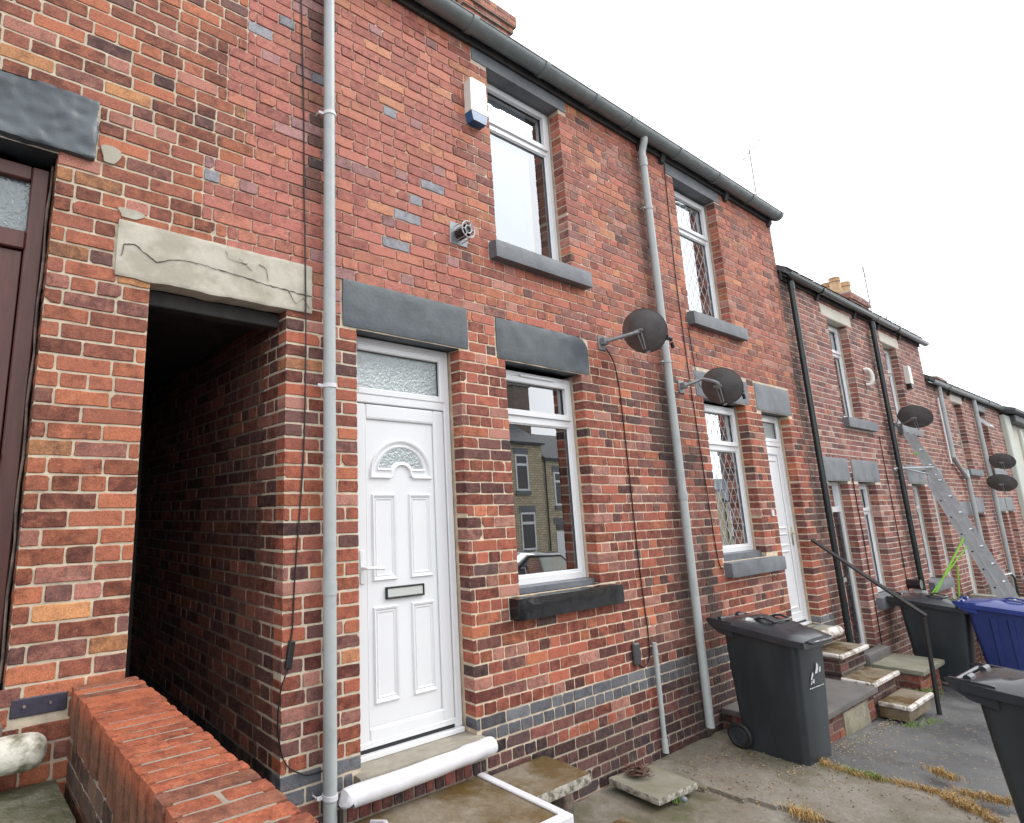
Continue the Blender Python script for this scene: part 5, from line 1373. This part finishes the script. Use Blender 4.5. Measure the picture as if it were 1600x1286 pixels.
# ------------------------------------------------------------------ opposite side of the street (seen in the window glass)
def stone_house(label):
    h = empty('stone_house', (0, -22.4, 0), label, 'house', 'buff stone houses across the street')
    W, H = 8.0, 7.4; m = MB(); m.add([(0, -22.4, -4), (W, -22.4, -4), (W, -22.4, H), (0, -22.4, H)], [(3, 2, 1, 0)])
    m.add([(0, -22.4, -4), (0, -29, -4), (0, -29, H), (0, -25.7, H + 2), (0, -22.4, H)], [(0, 4, 3, 2, 1)]); m.add([(W, -22.4, -4), (W, -29, -4), (W, -29, H), (W, -25.7, H + 2), (W, -22.4, H)], [(0, 1, 2, 3, 4)])
    m.add([(0, -29, -4), (W, -29, -4), (W, -29, H), (0, -29, H)], [(0, 1, 2, 3)]); m.build('wall', M_bstone, h)
    m = MB(); prism(m, [(-22.15, H - .05), (-25.7, H + 2.1), (-25.7, H + 2.25), (-22.1, H + .1)], -.02, W + .02, 'x'); prism(m, [(-29.2, H - .05), (-29.25, H + .1), (-25.7, H + 2.25), (-25.7, H + 2.1)], -.02, W + .02, 'x'); m.build('roof', M_slate, h)
    m = MB(); box(m, .8, 2.5, -26.2, -25.2, H + 1.2, H + 5.9, .02); box(m, .7, 2.6, -26.3, -25.1, H + 5.6, H + 6.0, .02); ch = m.build('chimney', M_riser, h)
    m = MB(); [cyl(m, (x, -25.7, H + 6.0), (x, -25.7, H + 6.6), .14, .12, n=12) for x in (1.1, 1.6, 2.1)]; m.build('chimney_pot', M_pot, ch)
    for (a, b, c, e) in ((1.0, 2.1, 4.4, 6.6), (5.3, 6.5, 4.4, 6.7), (2.8, 4.0, .75, 3.05), (5.5, 6.85, .75, 3.05)):
        m = MB(); rect_frame(m, a, b, c, e, .12, -22.39, -22.34, .01); box(m, a + .12, b - .12, -22.39, -22.345, c + (e - c) * .68, c + (e - c) * .75, .01); w = m.build('window', M_upvc, h)
        m = MB(); box(m, a + .12, b - .12, -22.396, -22.385, c + .12, e - .12, 0); m.build('pane', M_gloss, w)
        m = MB(); box(m, a - .1, b + .1, -22.39, -22.28, c - .25, c - .01, .01); m.build('sill', M_grey, w); m = MB(); box(m, a - .1, b + .1, -22.39, -22.36, e + .01, e + .4, .01); m.build('lintel', M_grey, h)
    m = MB(); box(m, .85, 1.85, -22.39, -22.34, .5, 2.75, .01); d = m.build('door', M_upvc, h); m = MB(); box(m, .92, 1.78, -22.395, -22.335, 2.85, 3.15, 0); m.build('fanlight', M_gloss, h); m = MB(); box(m, .7, 2.0, -22.39, -22.36, 3.2, 3.6, .01); m.build('lintel', M_grey, h)
    m = MB(); cyl(m, (.1, -22.3, -3), (.1, -22.3, H), .05, n=8); m.build('drainpipe', M_pipeb, h)
    return h
S0 = stone_house('buff stone house across the street reflected in the lower window')
for i in range(8):
    s = S0 if i == 0 else copy_tree(S0)
    s.location = (24 + 8 * (i - 2), -22.4, -1.35 - .95 * (i - 2))
    if i: s['label'] = 'one of the buff stone houses across the street, seen only in window glass'
S0['label'] = 'one of the buff stone houses across the street, seen only in window glass'
for ch in list(S0.children): pass
# telegraph wires over the street, reflected in the upper glass
t = empty('overhead_wires', (10, -9, 7), 'overhead wires crossing the street, reflected in the upper window', 'wires')
for i, (ya, yb, za) in enumerate(((-9, -7, 7.6), (-9.2, -7.2, 8.3), (-9.4, -7.4, 8.6), (-9.6, -7.6, 9.3))):
    m = MB(); tube(m, [(-8 + 5 * k, ya + (yb - ya) * k / 10, za + .9 * ((k - 5) / 5) ** 2 - .06 * k * 1.5) for k in range(13)], .012, 5); m.build('wire', M_cable, t)

# parked car, seen in the glass
car = empty('parked_car', (13.4, -8.2, -.65), 'dark car parked across the street, seen reflected in the lower window', 'car')
m = MB(); side = [(-2.1, .30), (2.1, .30), (2.15, .62), (2.0, .80), (1.15, .92), (.5, 1.38), (-.85, 1.42), (-1.7, .98), (-2.1, .90)]
def cpt(x, y, z): return (13.4 + x, -8.2 + y, -.65 + z)
rings = []
for y, k in ((-.82, .0), (-.74, .04), (-.5, .07), (.5, .07), (.74, .04), (.82, 0)): rings.append([(x * (1 - .02 * (k == 0)), y * (1 - .18 * max(0, z - .9)), z + k * (1 if z > .85 else 0)) for x, z in side])
vs = [cpt(*p) for r in rings for p in r]; n = len(side); fs = []
for k in range(len(rings) - 1):
    for i in range(n): j = (i + 1) % n; fs.append((k * n + i, (k + 1) * n + i, (k + 1) * n + j, k * n + j))
fs += [tuple(range(n)), tuple(range((len(rings) - 1) * n, len(rings) * n))[::-1]]; m.add(vs, fs, 0, True); m.build('body', M_car, car)
for s in (-1, 1):
    for x in (-1.3, 1.35):
        m = MB(); cyl(m, cpt(x, s * .70, .31), cpt(x, s * .86, .31), .31, n=24); wl = m.build('wheel', M_rubber, car); m = MB(); cyl(m, cpt(x, s * .84, .31), cpt(x, s * .87, .31), .19, n=16); m.build('rim', M_alu, wl)
    m = MB(); q = [(-1.5, .98), (1.0, .95), (.45, 1.33), (-.8, 1.36)]; y = [s * (.825 * (1 - .18 * max(0, z - .9)) + .003) for x, z in q]
    m.add([cpt(a[0], b, a[1]) for a, b in zip(q, y)], [(0, 1, 2, 3)]); m.build('side_window', M_glass, car)

# ------------------------------------------------------------------ world, sun, camera
w = bpy.data.worlds.new('World'); sc.world = w; w.use_nodes = True; nt = w.node_tree; bg = nt.nodes['Background']
sky = nt.nodes.new('ShaderNodeTexSky'); sky.sky_type = 'NISHITA'; sky.sun_disc = False; sky.sun_elevation = R_(45); sky.sun_rotation = R_(128); sky.dust_density = 4; sky.air_density = 1
hs = nt.nodes.new('ShaderNodeHueSaturation'); hs.inputs['Saturation'].default_value = .25; nt.links.new(sky.outputs[0], hs.inputs['Color'])
mx = mixc(nt, .85, hs.outputs[0], (24, 24.4, 25.2, 1))
nt.links.new(mx, bg.inputs[0]); bg.inputs[1].default_value = .10
sl = bpy.data.lights.new('Sun', 'SUN'); sl.energy = 1.5; sl.angle = R_(22); sl.color = (1, .97, .93)
so = bpy.data.objects.new('Sun', sl); COL.objects.link(so); so.rotation_euler = Vector((.80, -.62, 1.0)).to_track_quat('Z', 'Y').to_euler()

cam = bpy.data.cameras.new('Camera'); co = bpy.data.objects.new('Camera', cam); COL.objects.link(co); sc.camera = co
hX = Vector((0.81437039, 0.10432778, 0.57089104)); nY = Vector((-0.58011646, 0.17397289, 0.7957376)); vZ = Vector((-0.01630203, -0.97920843, 0.20220064))
right = Vector((hX.x, nY.x, vZ.x)); up = -Vector((hX.y, nY.y, vZ.y)); fwd = Vector((hX.z, nY.z, vZ.z))
mt = Matrix((right, up, -fwd)).transposed().to_4x4(); mt.translation = Vector((0, -3.0, 2.0)); co.matrix_world = mt
cam.sensor_fit = 'HORIZONTAL'; cam.sensor_width = 36; cam.lens = 930.2553 / 1600 * 36
cam.shift_x = (800 - 585) / 1600; cam.shift_y = -(643 - 605) / 1600; cam.clip_start = .02; cam.clip_end = 600
sc.view_settings.view_transform = 'Standard'; sc.view_settings.look = 'None'; sc.view_settings.exposure = 0; sc.view_settings.gamma = 1
